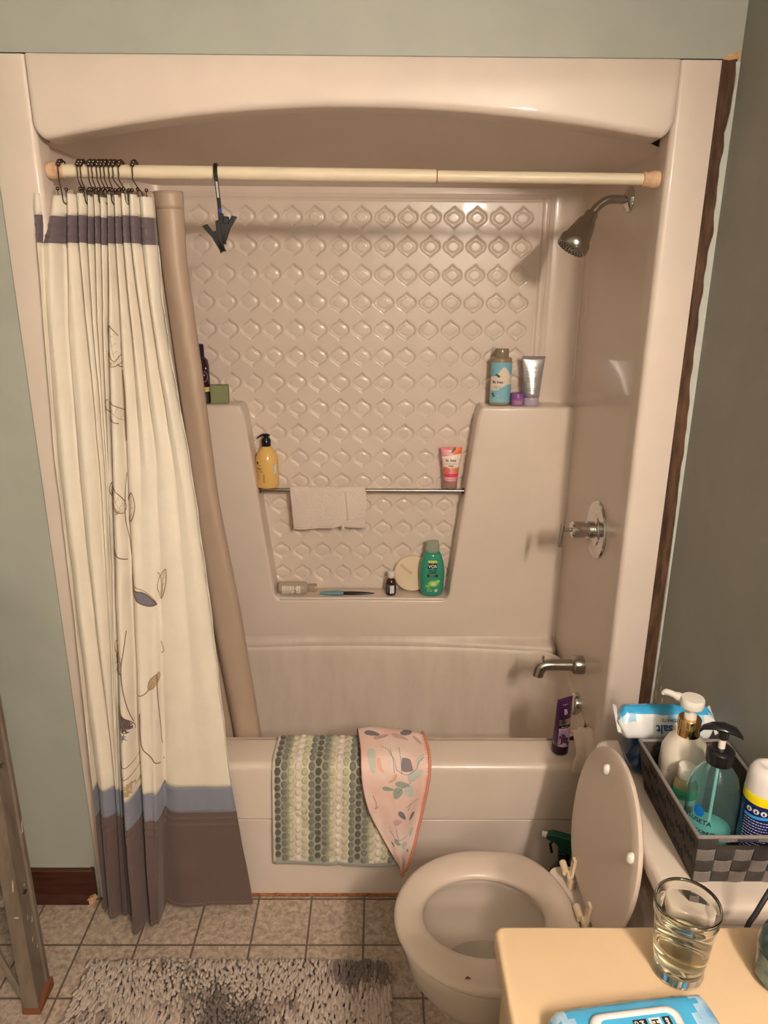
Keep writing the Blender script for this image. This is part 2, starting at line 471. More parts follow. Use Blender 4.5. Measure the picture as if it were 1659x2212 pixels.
# rounded ledge line along back of basin
bm = new()
L = []
for i in range(41):
    x = -.675 + 1.35 * i / 40; b = .624 - .028 * (x / .68) ** 2
    L.append([(x, .60 + .02, .545), (x, b - .022, .534), (x, b - .020, .530), (x, b - .012, .5255), (x, b, .5215), (x, b + .02, .518)])
loops = []
for i in range(41):
    x = -.675 + 1.35 * i / 40; b = .622 - .045 * (x / .68) ** 2
    f = b - .029
    loops.append([(x, .604, .566), (x, .600, .552), (x, .600 + (f - .600) * .35, .541), (x, .600 + (f - .600) * .75, .535), (x, f, .526), (x, f + .001, .515), (x, f + .004, .495), (x, f + .04, .47), (x, .63, .49)])
loft(bm, loops, True, True, True)
link('back_ledge', bm, m_tub, sur, ang=180)
# front rim and apron
bm = new()
prof = [(.006, .2795), (.0006, .284), (.0006, .440)]
for k in range(1, 8):
    a = pi / 2 * k / 7; prof.append((.0206 - .020 * cos(a), .444 + .020 * sin(a)))
prof += [(.055, .4665), (.106, .4688), (.116, .4665), (.124, .458), (.127, .44), (.127, .40), (.06, .35), (.05, .2795)]
loft(bm, [[(x, y, z) for y, z in prof] for x in (-.70, -.4, 0, .4, .70)], True, True, True)
link('front_rim', bm, m_sur, sur, ang=45)
bm = new(); box(bm, -.70, .70, .0075, .06, .0, .2735)
link('apron', bm, m_flange, sur, bevel=.003)
bm = new(); tube(bm, [(x, .006 + .002 * noise.noise(Vector((x * 30, 0, 0))), .004 + .002 * noise.noise(Vector((x * 40, 5, 0)))) for x in [-.76 + .02 * i for i in range(77)]], .0055, 6)
link('caulk_bead', bm, m_rust, sur)
# overflow plate
def disc_x(bm, prof, c, seg=32):
    """lathe about -x axis: prof (r, distance from wall)"""
    loft(bm, [[(c[0] - d, c[1] + r * cos(2 * pi * i / seg), c[2] + r * sin(2 * pi * i / seg)) for i in range(seg)] for r, d in prof], True, True, True)
ov = new(); disc_x(ov, [(.036, -.012), (.036, .004), (.034, .009), (.026, .012), (.010, .0125), (.002, .0125)], (.674, .268, .492))
link('overflow_plate', ov, m_chrome, sur, ang=50)

# ------------------------------------------------------------------ chrome fittings
sh = thing('wall_shower', 'chrome shower head on a curved arm high on the right wall', 'shower', (.684, .262, 1.945))
bm = new(); disc_x(bm, [(.031, 0), (.031, .004), (.027, .009), (.016, .013), (.011, .015)], (0, 0, 0)); link('wall_flange', bm, m_chrome, sh, ang=50)
bm = new(); tube(bm, catmull([(-.005, 0, 0), (-.035, 0, .001), (-.058, 0, -.001), (-.078, 0, -.014), (-.094, -.002, -.033)], 6), .0105, 14); link('shower_arm', bm, m_chrome_dull, sh)
ax = Vector((-.50, -.12, -.86)).normalized()
q = Vector((0, 0, 1)).rotation_difference(ax).to_matrix().to_4x4() @ Matrix.Scale(1.12, 4); q.translation = Vector((-.092, -.002, -.030))
bm = new(); lathe(bm, [(.012, 0), (.015, .004), (.015, .016), (.020, .022), (.030, .062), (.0335, .066), (.036, .072), (.036, .088), (.0335, .0915)], 36, cap1=False); xform(bm.verts, q)
hd = link('head', bm, m_chrome_dull, sh, ang=40)
bm = new(); lathe(bm, [(.0335, .0915), (.031, .0905), (.001, .0925)], 36, cap0=False); xform(bm.verts, q)
link('spray_face', bm, mat('grey_spray_face', rgb(150, 140, 132), .4), hd)
bm = new()
for rr, n in ((.008, 6), (.015, 11), (.022, 16), (.028, 20)):
    for k in range(n):
        a = 2 * pi * k / n; s_ = Matrix.Translation((rr * cos(a), rr * sin(a), .0925)) 
        bmesh.ops.create_uvsphere(bm, u_segments=6, v_segments=4, radius=.0014, matrix=q @ s_)
link('nozzle', bm, m_black_soft, hd)

va = thing('shower_valve', 'round chrome shower valve with lever handle on the right wall', 'faucet', (.684, .256, 1.072))
bm = new(); disc_x(bm, [(.085, 0), (.085, .003), (.082, .007), (.060, .0095), (.050, .0095), (.048, .012), (.034, .0125), (.031, .014)], (0, 0, 0), 48); link('escutcheon', bm, m_chrome, va, ang=25)
bm = new(); disc_x(bm, [(.024, .012), (.025, .02), (.025, .030), (.021, .031), (.021, .038), (.024, .039), (.024, .070), (.020, .075), (.010, .077)], (0, 0, 0), 32); k_ = link('handle_hub', bm, m_chrome, va, ang=30)
bm = new(); tube(bm, [(-.074, 0, 0), (-.100, -.002, 0)], .0065, 12); tube(bm, [(-.102, -.003, .016), (-.106, -.006, -.050)], .0068, 14)
link('lever', bm, m_chrome, va, ang=50)

spt = thing('tub_spout', 'chrome tub spout with diverter knob low on the right wall', 'faucet', (.684, .262, .632))
bm = new(); disc_x(bm, [(.0285, 0), (.0285, .026), (.026, .031), (.021, .034), (.019, .036)], (0, 0, 0), 32); link('spout_collar', bm, m_chrome_dull, spt, ang=40)
bm = new(); P = catmull([(-.02, 0, 0), (-.07, 0, 0), (-.105, 0, 0), (-.124, 0, -.005), (-.133, 0, -.018), (-.136, 0, -.036)], 5)
tube(bm, P, [.0175] * 16 + [.0182] * 5 + [.0175] * (len(P) - 21), 20); link('spout_body', bm, m_chrome_dull, spt, ang=50)
bm = new(); tube(bm, [(-.124, 0, .008), (-.124, 0, .026)], .0022, 8); tube(bm, [(-.124, 0, .019), (-.124, 0, .031)], .0042, 12); link('diverter_knob', bm, m_chrome, spt, ang=50)

bar = thing('towel_bar', 'thin steel bar across the tiled niche holding a washcloth', 'towel bar', (0, .640, 1.075))
bm = new(); tube(bm, [(-.342, 0, 0), (.341, 0, 0)], .0072, 16); link('rail', bm, mat('steel_bar', (.5, .46, .42, 1), .22, metal=1), bar)
for s in (-1, 1):
    bm = new(); tube(bm, [(s * .336, 0, 0), (s * .3465, 0, 0)], .010, 16); link('bar_socket', bm, m_dark_metal, bar)

# ------------------------------------------------------------------ curtain rod, hooks
rod = thing('curtain_rod', 'cream enamelled tension rod spanning the tub opening', 'curtain rod', (0, .040, 1.970))
def rz(x): return .003 - .0075 * (x + .65) / 1.3
bm = new(); tube(bm, [(-.655, 0, rz(-.655)), (.181, 0, rz(.181))], .0142, 24); link('outer_tube', bm, m_rod, rod, ang=50)
bm = new(); tube(bm, [(.17, 0, rz(.17)), (.662, 0, rz(.662))], .0122, 24); link('inner_tube', bm, m_rod, rod, ang=50)
for s, x in ((-1, -.669), (1, .671)):
    bm = new(); z = rz(x)
    loft(bm, [[(x - s * d, r * cos(a * pi / 12), z + r * sin(a * pi / 12)) for a in range(24)] for r, d in ((.0175, 0), (.0185, .006), (.0185, .014), (.0165, .022), (.0155, .026), (.0158, .034), (.013, .036))], True, True, True)
    link('end_cap', bm, m_rod_cap, rod, ang=45)
bm = new(); tube(bm, [(.180, 0, rz(.18)), (.1825, 0, rz(.18))], .0146, 24); link('joint_edge', bm, m_rust, rod)

hook_x = [-.640, -.599, -.592, -.575, -.567, -.557, -.549, -.541, -.531, -.522, -.510, -.480]
hook_b = [-.641, -.592, -.586, -.571, -.562, -.551, -.541, -.534, -.526, -.504, -.497, -.466]
hook_label = ['bronze roller hook nearest the left post, apart from the others', 'bronze roller hook at the left end of the main bunch',
 'bronze roller hook second from the left of the bunch on the rod', None, None, None, None, None, None,
 'bronze roller hook slanting right, third from the right end', 'bronze roller hook slanting right, next to the last one', 'bronze roller hook farthest right on the rod, slightly apart']
protoP = None
for i, (x, xb) in enumerate(zip(hook_x, hook_b)):
    h = thing('curtain_hook', hook_label[i] or 'bronze roller hook packed tightly mid bunch on the curtain rod', 'curtain hook', (x, .040, 1.9718), group='roller hooks on the curtain rod')
    dx = xb - x
    bm = new()
    arc = [(.0, .022 * cos(radians(a)) * 1.0, .0 + .022 * sin(radians(a))) for a in range(200, -25, -15)]
    front = catmull([(0, -.0207, -.0075), (.0, -.0235, -.018), (dx * .5, -.019, -.032), (dx, -.013, -.044), (dx, -.011, -.060), (dx + .002, -.004, -.066), (dx + .004, .004, -.060), (dx + .005, .004, -.046)], 4)
    tube(bm, [p for p in reversed(front)] + [Vector(a) for a in reversed([( 0, -.022 * cos(radians(t)), .022 * sin(radians(t))) for t in range(200, -20, -15)])][::1], .0012, 6) if False else None
    ring = [Vector((0, -.022 * cos(radians(t)), .022 * sin(radians(t)))) for t in range(-20, 205, 15)]
    tube(bm, [Vector(p) for p in reversed(front)] + ring, .00125, 6)
    link('wire', bm, m_dark_metal, h)
    bm = new()
    for t in (35, 62, 90, 118, 145): sphere(bm, (0, -.0222 * cos(radians(t)), .0192 * sin(radians(t)) + .0012), .0052, 10, 8)
    link('roller_beads', bm, m_dark_metal, h)
    for ex in (-.009, .010):
        bm = new(); sphere(bm, (dx + ex, -.012, -.036 if ex < 0 else -.038), .0042, 10, 8); tube(bm, [(dx + ex, -.012, -.038), (dx + ex * .9, -.012, -.052)], .0011, 5)
        link('end_ball', bm, m_dark_metal, h)

# ------------------------------------------------------------------ shower curtain
ROWS = [
(1.9215, [-0.700, -0.6708, -0.6372, -0.6138, -0.5904, -0.5752, -0.562, -0.5467, -0.5335, -0.5152, -0.4989, -0.4785, -0.447], [-.004]+[0.022]*11, [.004]+[0.052]*11),
(1.8204, [-0.692, -0.6838, -0.6476, -0.6197, -0.6001, -0.5835, -0.568, -0.5535, -0.539, -0.5193, -0.5018, -0.48, -0.4458], [-.022,-.012]+[0.016]*10, [-.006,.0]+[0.050]*10),
(1.6492, [-0.6981, -0.696, -0.6578, -0.6175, -0.6026, -0.5909, -0.5792, -0.5665, -0.5421, -0.5177, -0.4953, -0.4688, -0.4412], [-.022,-.024,.0,.004,.006,.006,.004,-.004,.004,.004,.004,.004], [-.006,-.005,.02]+[0.040]*9),
(1.3239, [-0.7141, -0.7108, -0.6651, -0.6183, -0.6049, -0.5994, -0.5949, -0.5886, -0.5537, -0.5191, -0.4823, -0.441, -0.4019], [-.022,-.030,-.026,-.008,-.004,-.004,-.008,-.026,-.012,-.012,-.008,-.008], [-.006,-.005,.0,.016,.022,.022,.022,.022,.014,.012,.014,.014]),
(0.9652, [-0.717, -0.7135, -0.6678, -0.6303, -0.6221, -0.6186, -0.6162, -0.6098, -0.567, -0.5318, -0.4978, -0.4333, -0.3746], [-.026,-.038,-.040,-.024,-.02,-.02,-.024,-.052,-.034,-.032,-.026,-.024], [-.008,-.006,-.008]+[-.002]*9),
(0.4151, [-0.7203, -0.7165, -0.6608, -0.6545, -0.6532, -0.6519, -0.6507, -0.6387, -0.5914, -0.5573, -0.5332, -0.435, -0.3445], [-.05,-.054,-.045,-.045,-.045,-.045,-.05,-.098,-.066,-.066,-.037,-.035], [-.012]*12),
(0.02, [-0.7249, -0.7138, -0.6662, -0.661, -0.6583, -0.6557, -0.6544, -0.632, -0.5847, -0.5592, -0.5526, -0.4309, -0.3011], [-.08,-.10,-.09,-.09,-.09,-.09,-.09,-.152,-.126,-.120,-.060,-.050], [-.04,-.05,-.05,-.05,-.05,-.05,-.05,-.05,-.05,-.05,-.036,-.036]),
]
def interp(z):
    zs = [r[0] for r in ROWS]
    if z >= zs[0]: i = 0; t = 0.0
    elif z <= zs[-1]: i = len(zs) - 2; t = 1.0
    else:
        i = max(k for k in range(len(zs) - 1) if zs[k] >= z); t = (zs[i] - z) / (zs[i] - zs[i + 1])
    def cm(k, j):
        g = lambda q: ROWS[max(0, min(len(ROWS) - 1, q))][k][j]
        p0, p1, p2, p3 = g(i - 1), g(i), g(i + 1), g(i + 2)
        v = .5 * ((2 * p1) + (p2 - p0) * t + (2 * p0 - 5 * p1 + 4 * p2 - p3) * t * t + (3 * p1 - p0 - 3 * p2 + p3) * t ** 3)
        l = p1 + (p2 - p1) * t
        return .5 * v + .5 * l
    return [cm(1, j) for j in range(13)], [cm(2, j) for j in range(12)], [cm(3, j) for j in range(12)]
NS = 12
def cur_row(z, tuck=0):
    X, Fy, By = interp(z); P = []
    D = [1.0] * 13
    D[9] = 1 - .92 * sstep(1.62, 1.15, z); D[10] = 1 - .55 * sstep(1.62, 1.2, z) * (1 - sstep(.95, .5, z)); D[11] = 1 - .6 * sstep(1.6, 1.1, z) - .3 * sstep(1.0, .5, z)
    V = []
    for j in range(13):
        f = Fy[0] if j == 0 else Fy[11] if j == 12 else (Fy[j - 1] + Fy[j]) / 2
        b = By[0] if j == 0 else By[11] if j == 12 else max(By[j - 1], By[j])
        V.append(f + (b - f) * D[j])
    for k in range(12):
        for s in range(NS + (1 if k == 11 else 0)):
            u = s / NS
            x = X[k] + (X[k + 1] - X[k]) * (u + .035 * sin(2 * pi * u))
            a = max(0, sin(pi * u)) ** .55
            if k == 11 and z < 1.0 and u > .5: a = a + (1 - a) * .75 * sstep(1.0, .5, z)
            yv = V[k] + (V[k + 1] - V[k]) * u
            y = yv + (Fy[k] - yv) * a
            y += .0022 * noise.noise(Vector((x * 26, z * 5, k)))
            x += .002 * noise.noise(Vector((k * 3.1, z * 7, u * 2)))
            P.append((x, y, z))
    return P
def zoff(k, top):
    return 0
tops = [random.uniform(-.004, .005) for _ in range(13)]
def cur_mesh(name, zs, m, parent, pin=(), hem=0):
    bm = new(); loops = []
    for z in zs:
        P = cur_row(z)
        if z > 1.80:
            P = [(x, y, zz + tops[min(12, i // NS)] * (1 if z > 1.9 else .6)) for i, (x, y, zz) in enumerate(P)]
        if hem: 
            P = [(x, y, zz) for (x, y, zz) in P]
        dy = 0
        for pz in pin: dy -= .0028 * math.exp(-((z - pz) / .0028) ** 2)
        loops.append([(x, y + dy, zz) for x, y, zz in P])
    loft(bm, loops, False)
    return link(name, bm, m, parent, ang=180, solid=.0009)
def frange(a, b, st):
    n = max(1, int(round(abs(b - a) / st))); return [a + (b - a) * i / n for i in range(n + 1)]
def cloth_mat(name, c, var=.06, weave=900):
    return mat(name, c, .8, var=var, vscale=14, bump=.12, bscale=weave, sheen=.2)
m_cream = cloth_mat('cream_polyester', rgb(232, 221, 206))
m_plum = cloth_mat('plum_grey_cloth', rgb(104, 90, 96))
m_blue = cloth_mat('slate_blue_cloth', rgb(128, 130, 146))
m_brown = cloth_mat('brown_cloth', rgb(98, 78, 74))
cur = thing('shower_curtain', 'cream shower curtain with slate and brown bottom bands, bunched left', 'shower curtain', (0, 0, 0))
p1 = cur_mesh('top_heading', frange(1.922, 1.879, .008), m_cream, cur)
cur_mesh('plum_band', frange(1.879, 1.822, .0022), m_plum, cur, pin=(1.860, 1.838))
main = cur_mesh('cream_panel', frange(1.822, .418, .012), m_cream, cur)
cur_mesh('slate_band', frange(.418, .338, .008), m_blue, cur)
cur_mesh('brown_band', frange(.338, .024, .0025), m_brown, cur, pin=(.318, .296))
# hem stitching and the doubled right edge
bm = new()
P = [cur_row(z)[-1] for z in frange(1.82, .42, .03)]
loft(bm, [[(x - .010 - .003 * sin(i * .7), y + .004, z), (x + .0015, y - .003, z), (x + .001 + .002 * sin(i * 1.3), y - .0045, z)] for i, (x, y, z) in enumerate(P)], False)
link('side_hem', bm, m_cream, cur, ang=180, solid=.0012)
dg = bpy.context.evaluated_depsgraph_get()
bmt = new()
for z_a, z_b, st in ((1.88, .418, .012), (.418, .024, .01)):
    loft(bmt, [cur_row(z) for z in frange(z_a, z_b, st)], False)
bvh = BVHTree.FromBMesh(bmt); bmt.free()
def on_cur(x, z, off=.0016):
    h = bvh.ray_cast(Vector((x, -.6, z)), Vector((0, 1, 0)))
    return Vector((x, (h[0].y if h[0] else 0) - off, z))
m_stitch = mat('brown_thread', rgb(112, 82, 62), .8); m_stitch_t = mat('tan_thread', rgb(160, 132, 98), .8)
m_leafgrey = cloth_mat('leaf_grey', rgb(116, 114, 128)); m_leafbrown = cloth_mat('leaf_brown', rgb(92, 74, 76)); m_lace = mat('tan_lace', rgb(205, 182, 148), .9, bump=.6, bscale=500, col2=rgb(178, 150, 112), vscale=500)
def stitch(pts, m=m_stitch, r=.0011, dash=True, name='stitching', n=10):
    P = catmull([(a, 0, b) for a, b in pts], n)
    P = [on_cur(p.x, p.z, .0028) for p in P]
    bm = new()
    tot = []; run = [P[0]]
    for a, b in zip(P, P[1:]):
        if abs(a.y - b.y) > .012: 
            if len(run) > 1: tot.append(run)
            run = [b]
        else: run.append(b)
    if len(run) > 1: tot.append(run)
    for run in tot:
        if dash:
            acc = 0
            for a, b in zip(run, run[1:]):
                d = b - a; n_ = max(1, int(d.length / .0042))
                for q_ in range(n_):
                    s0 = a + d * (q_ / n_); s1 = a + d * ((q_ + .62) / n_)
                    tube(bm, [s0, s1], r, 5)
        else: tube(bm, run, r, 5)
    if not bm.faces: bm.free(); return None
    return link(name, bm, m, cur)
def leaf_pts(a, b, wdt, bend=0, n=9):
    ax_, az = a; bx, bz = b; dx, dz = bx - ax_, bz - az; L = hypot(dx, dz); nx_, nz_ = -dz / L, dx / L
    A = []; B = []
    for i in range(n + 1):
        t = i / n; wv = wdt * sin(pi * t) ** .8; c = bend * sin(pi * t)
        A.append((ax_ + dx * t + nx_ * (c + wv), az + dz * t + nz_ * (c + wv)))
        B.append((ax_ + dx * t + nx_ * (c - wv), az + dz * t + nz_ * (c - wv)))
    return A, B
def leaf(a, b, wdt, bend=0, fill=None, vein=True, m=m_stitch, half=False):
    A, B = leaf_pts(a, b, wdt, bend)
    if fill: blob('leaf_applique', lambda u, v: on_cur(u, v, .0020), A + B[-2:0:-1], fill, cur, 8)
    stitch(A, m, n=3, dash=not fill)
    if not half: stitch(B, m, n=3, dash=not fill)
    if vein:
        mid = [((p[0] + q_[0]) / 2, (p[1] + q_[1]) / 2) for p, q_ in zip(A, B)]
        stitch(mid[1:-1], m_stitch_t, .0006, n=2)
        for i in (3, 5, 7):
            stitch([mid[i], ((A[i - 1][0] * .8 + mid[i][0] * .2), A[i - 1][1])], m_stitch_t, .0005, n=3)
leaf((-.557, 1.647), (-.553, 1.565), .013)
blob('leaf_applique', lambda u, v: on_cur(u, v, .0020), [(-.563, 1.572), (-.551, 1.562), (-.561, 1.556), (-.565, 1.56)], m_lace, cur)
stitch([(-.565, 1.556), (-.552, 1.556), (-.544, 1.566)], m_stitch_t)
stitch([(-.550, 1.560), (-.541, 1.535), (-.538, 1.50), (-.541, 1.44), (-.547, 1.38)], dash=False)
leaf((-.583, 1.478), (-.547, 1.420), .015, half=False)
leaf((-.592, 1.277), (-.564, 1.203), .014, fill=None)
blob('leaf_applique', lambda u, v: on_cur(u, v, .0020), [(-.593, 1.262), (-.583, 1.242), (-.566, 1.207), (-.577, 1.203), (-.591, 1.210)], m_lace, cur)
leaf((-.542, 1.256), (-.552, 1.180), .011)
stitch([(-.556, 1.30), (-.563, 1.20), (-.562, 1.13), (-.562, 1.09), (-.560, 1.04), (-.558, 1.0)], dash=False)
stitch([(-.598, 1.112), (-.583, 1.100), (-.566, 1.085)], dash=False)
leaf((-.562, 1.001), (-.502, .966), .015, bend=-.002, fill=m_leafgrey)
stitch([(-.562, 1.015), (-.54, 1.008), (-.515, .992), (-.503, .972)], m_stitch_t)
leaf((-.474, 1.060), (-.492, .978), .010, bend=-.004, m=m_stitch_t)
stitch([(-.495, 1.05), (-.486, 1.02), (-.491, .98)], m_stitch_t)
leaf((-.617, .862), (-.599, .785), .010, half=False, m=m_stitch_t)
blob('leaf_applique', lambda u, v: on_cur(u, v, .0020), [(-.619, .825), (-.609, .808), (-.600, .785), (-.61, .778), (-.622, .780), (-.624, .80)], m_leafgrey, cur)
stitch([(-.580, .90), (-.588, .85), (-.597, .80), (-.597, .75), (-.592, .68), (-.588, .635)], dash=False)
leaf((-.622, .690), (-.588, .612), .014, bend=-.004, fill=m_leafbrown)
blob('leaf_applique', lambda u, v: on_cur(u, v, .0016), [(-.588, .610), (-.604, .618), (-.622, .632), (-.625, .605), (-.612, .590), (-.598, .594)], m_leafgrey, cur)
leaf((-.512, .775), (-.540, .728), .010, fill=m_lace, m=m_stitch_t)
stitch([(-.540, .728), (-.553, .716), (-.568, .712)], dash=False)
stitch([(-.503, .860), (-.496, .835), (-.506, .826)], m_stitch_t)
stitch([(-.568, .66), (-.572, .60), (-.566, .555), (-.545, .528), (-.528, .500)], dash=False)
stitch([(-.516, .77), (-.520, .70), (-.523, .62), (-.526, .55)], dash=False)
stitch([(-.630, .520), (-.60, .520), (-.588, .528)], m_stitch)
stitch([(-.630, .484), (-.60, .488), (-.587, .498)], m_stitch)
stitch([(-.628, .510), (-.618, .486)], m_stitch_t)
blob('leaf_applique', lambda u, v: on_cur(u, v, .0020), [(-.609 + .0205 * cos(a * pi / 8), .451 + .020 * sin(a * pi / 8)) for a in range(16)], m_lace, cur)
for z in (.036,):
    P = cur_row(z); bm = new()
    for i in range(0, len(P) - 1):
        a, b = Vector(P[i]), Vector(P[i + 1])
        if (b - a).length < .03: tube(bm, [a + Vector((0, -.001, 0)), a.lerp(b, .6) + Vector((0, -.001, 0))], .0006, 4)
    link('stitching', bm, m_stitch_t, cur)

# liner
m_liner = mat('tan_vinyl', rgb(172, 150, 133), .45, var=.08, vscale=4, bump=.03, bscale=60)
lin_o = thing('curtain_liner', 'tan vinyl shower liner hanging inside the tub behind the cream curtain', 'shower curtain', (0, 0, 0))
LR = [(1.936, -.60, -.452, -.388), (1.79, -.60, -.450, -.391), (1.536, -.59, -.437, -.376), (1.20, -.58, -.420, -.360), (.862, -.56, -.405, -.321), (.463, -.54, -.370, -.289), (.30, -.53, -.36, -.284)]
LY = [.060, .062, .075, .092, .112, .140, .150]
def liner_row(z):
    zs = [r[0] for r in LR]; i = max([k for k in range(len(zs) - 1) if zs[k] >= z] or [0]); t = min(1, max(0, (zs[i] - z) / (zs[i] - zs[i + 1])))
    xa, xb, xc = [LR[i][k] + (LR[i + 1][k] - LR[i][k]) * t for k in (1, 2, 3)]; y0 = LY[i] + (LY[i + 1] - LY[i]) * t
    P = []
    for k in range(21):       # hidden gathered part
        u = k / 20; P.append((xa + (xb - xa) * u, y0 + .012 + .010 * cos(u * 6 * pi), z))
    for k in range(1, 19):    # big round fold at the free edge
        a = pi * k / 18; A = .014 + .006 * (1.94 - z)
        wd = xc - xb
        P.append((xb + wd * .5 * (1 - cos(a)) * .98, y0 + .018 - 1.5 * A * sin(a) ** .8 + .003 * sin(a * 3 + z * 3), z))
    for k in range(1, 7):
        P.append((xc - .004 * k, y0 + .018 + .004 * k, z))
    return P
bm = new(); loft(bm, [liner_row(z) for z in frange(1.936, .30, .03)], False); link('vinyl_sheet', bm, m_liner, lin_o, ang=180, solid=.0008)
bm = new(); loft(bm, [[(x, y - .0008, z) for x, y, z in liner_row(z)] for z in frange(1.937, 1.899, .01)], False); link('top_hem', bm, m_liner, lin_o, ang=180, solid=.0014)
for x, z in ((-.634, 1.928), (-.608, 1.935), (-.588, 1.930), (-.505, 1.943)):
    bm = new(); box(bm, x - .009, x + .009, .048, .051, z - .022, z + .008)
    link('hanging_tab', bm, mat('clear_tab', rgb(196, 182, 166), .3, trans=.3), lin_o, bevel=.003)

# ------------------------------------------------------------------ clip hanging from rod
cl = thing('hanger_clip', 'black plastic hook with two clips hanging from the curtain rod', 'clip', (-.303, .040, 1.969), (0, 0, radians(6)))
bm = new()
ring = [(0, -.020 * cos(radians(t)), .020 * sin(radians(t))) for t in range(0, 200, 15)]
path = [(.005, -.018, -.100), (.004, -.020, -.06), (.002, -.021, -.03)] + ring
def strap(bm, pts, wd, th):
    P = [Vector(p) for p in pts]; loops = []
    for i, p_ in enumerate(P):
        a = P[max(0, i - 1)]; b = P[min(len(P) - 1, i + 1)]; d = (b - a).normalized(); nrm = Vector((1, 0, 0)); s = d.cross(nrm).normalized()
        loops.append([p_ + nrm * wd + s * th, p_ - nrm * wd + s * th, p_ - nrm * wd - s * th, p_ + nrm * wd - s * th])
    loft(bm, loops, True, True, True)
strap(bm, path, .0042, .0022); link('hook_strap', bm, m_black, cl, bevel=.0008)
bm = new(); strap(bm, [(.0035, -.0228, -.050), (.0015, -.0232, -.018)], .0022, .0009); link('metal_strip', bm, m_chrome, cl)
bm = new(); strap(bm, [(.0065, -.0200, -.092), (.0055, -.0212, -.072)], .0036, .0014); link('blue_insert', bm, mat('blue_insert', rgb(30, 50, 140), .3), cl)
for (cx, cz, ang, s_) in ((-.006, -.125, -20, 1.35), (.016, -.108, 12, 1.3)):
    mt = Matrix.Translation((cx, -.018, cz)) @ Matrix.Rotation(radians(ang), 4, 'Y') @ Matrix.Scale(s_, 4)
    for sg in (-1, 1):
        bm = new(); 
        prism(bm, [(sg * .003, .020), (sg * .012, .022), (sg * .0085, .0), (sg * .0095, -.026), (sg * .001, -.030), (sg * .0005, -.004)], -.006, .006)
        xform(bm.verts, mt @ Matrix.Rotation(radians(sg * 12), 4, 'Y')); link('clip_jaw', bm, m_black, cl, bevel=.001)
    bm = new(); tube(bm, [(0, -.0065, 0), (0, .0065, 0)], .0055, 12); xform(bm.verts, mt); link('clip_spring', bm, m_black, cl)
bm = new(); box(bm, .010, .024, -.027, -.010, -.104, -.088); link('clip_block', bm, m_black, cl, bevel=.002)

# ------------------------------------------------------------------ ceiling-height vanity lamp behind the camera, on the right wall
lamp = thing('vanity_lamp', 'three-bulb vanity wall lamp on the right wall above the counter', 'lamp', (RX, -2.34, 2.24))
bm = new(); box(bm, -.03, -.001, -.34, .34, -.055, .055); link('back_plate', bm, m_chrome_dull, lamp, bevel=.006)
for (x, y, z) in BULBS:
    a = x - RX; bm = new(); tube(bm, [(-.03, y + 2.34, 0), (a + .042, y + 2.34, 0)], .018, 16); sk = link('socket', bm, m_chrome, lamp)
    bm = new(); sphere(bm, (a, y + 2.34, 0), .042, 20, 12); link('bulb', bm, mat('bulb_glow', (1, 1, 1, 1), emis=(BULB_COLOR + (1,), BULB_STRENGTH)), sk)

# ------------------------------------------------------------------ toilet
toi = thing('toilet', 'almond toilet with lid raised against its tank', 'toilet', (.30, -.447, 0))
def egg(cx, ax_f, ax_b, ay, z, n=40, pw=1.0):
    out = []
    for i in range(n):
        t = 2 * pi * i / n; c = cos(t); s = sin(t)
        rx = ax_b if c > 0 else ax_f
        out.append((cx + rx * (abs(c) ** pw) * (1 if c > 0 else -1), ay * (abs(s) ** pw) * (1 if s > 0 else -1), z))
    return out
# bowl outside (front is -x)
bm = new()
L = [egg(.075, .165, .19, .115, .0), egg(.075, .160, .19, .110, .02), egg(.08, .150, .19, .100, .08), egg(.06, .155, .20, .108, .16), egg(.03, .175, .22, .135, .235), egg(.01, .190, .24, .165, .30), egg(.005, .192, .25, .172, .35), egg(.004, .196, .252, .178, .375), egg(.004, .193, .250, .176, .386), egg(.004, .184, .24, .167, .390)]
L += [egg(-.01, .150, .155, .127, .392), egg(-.01, .146, .15, .122, .388), egg(-.01, .148, .152, .124, .374), egg(-.006, .150, .152, .126, .355), egg(-.004, .142, .145, .118, .31), egg(.0, .122, .125, .100, .262), egg(.015, .085, .092, .07, .222), egg(.03, .050, .055, .042, .195), egg(.035, .03, .03, .03, .17)]
loft(bm, L, True, True, True); link('bowl', bm, m_china, toi, ang=180)
bm = new(); v = [bm.verts.new(p) for p in egg(.008, .104, .108, .084, .243)]; bm.faces.new(v)
link('water', bm, mat('toilet_water', rgb(205, 196, 182), .03, trans=.5, ior=1.33), toi)
# back deck of the bowl
bm = new(); loft(bm, [[(x, y, z) for x, y in rrect(.105, hy, .03, 5, .275, .02)] for z, hy in ((.30, .095), (.345, .125), (.385, .140), (.3935, .136))], True, True, True)
RT = Matrix.Rotation(0, 4, 'Z')
link('bowl_deck', bm, m_china, toi, ang=60)
# seat ring
bm = new()
def seat_loop(gx, z):
    out = []
    for i in range(56):
        t = 2 * pi * i / 56; c, s = cos(t), sin(t)
        if c > 0:
            x = (.205 + gx) * min(1, abs(c) ** .55 * 1.0); y = (.192 + gx) * s * (1 - .22 * abs(c) ** 2.5)
        else: x = (.205 + gx) * c; y = (.192 + gx) * s
        out.append((x, y, z))
    return out
def hole_loop(gx, z):
    return [(-.005 + (.140 + gx) * cos(2 * pi * i / 56), (.112 + gx) * sin(2 * pi * i / 56), z) for i in range(56)]
loft(bm, [hole_loop(-.002, .398), hole_loop(-.006, .404), hole_loop(0, .413), hole_loop(.012, .4175), seat_loop(-.03, .4185), seat_loop(-.012, .4165), seat_loop(-.003, .411), seat_loop(0, .404), seat_loop(-.004, .397), hole_loop(.01, .396), hole_loop(-.002, .398)], True)
xform(bm.verts, RT); st_ = link('seat', bm, m_seat, toi, ang=180)
bm = new()
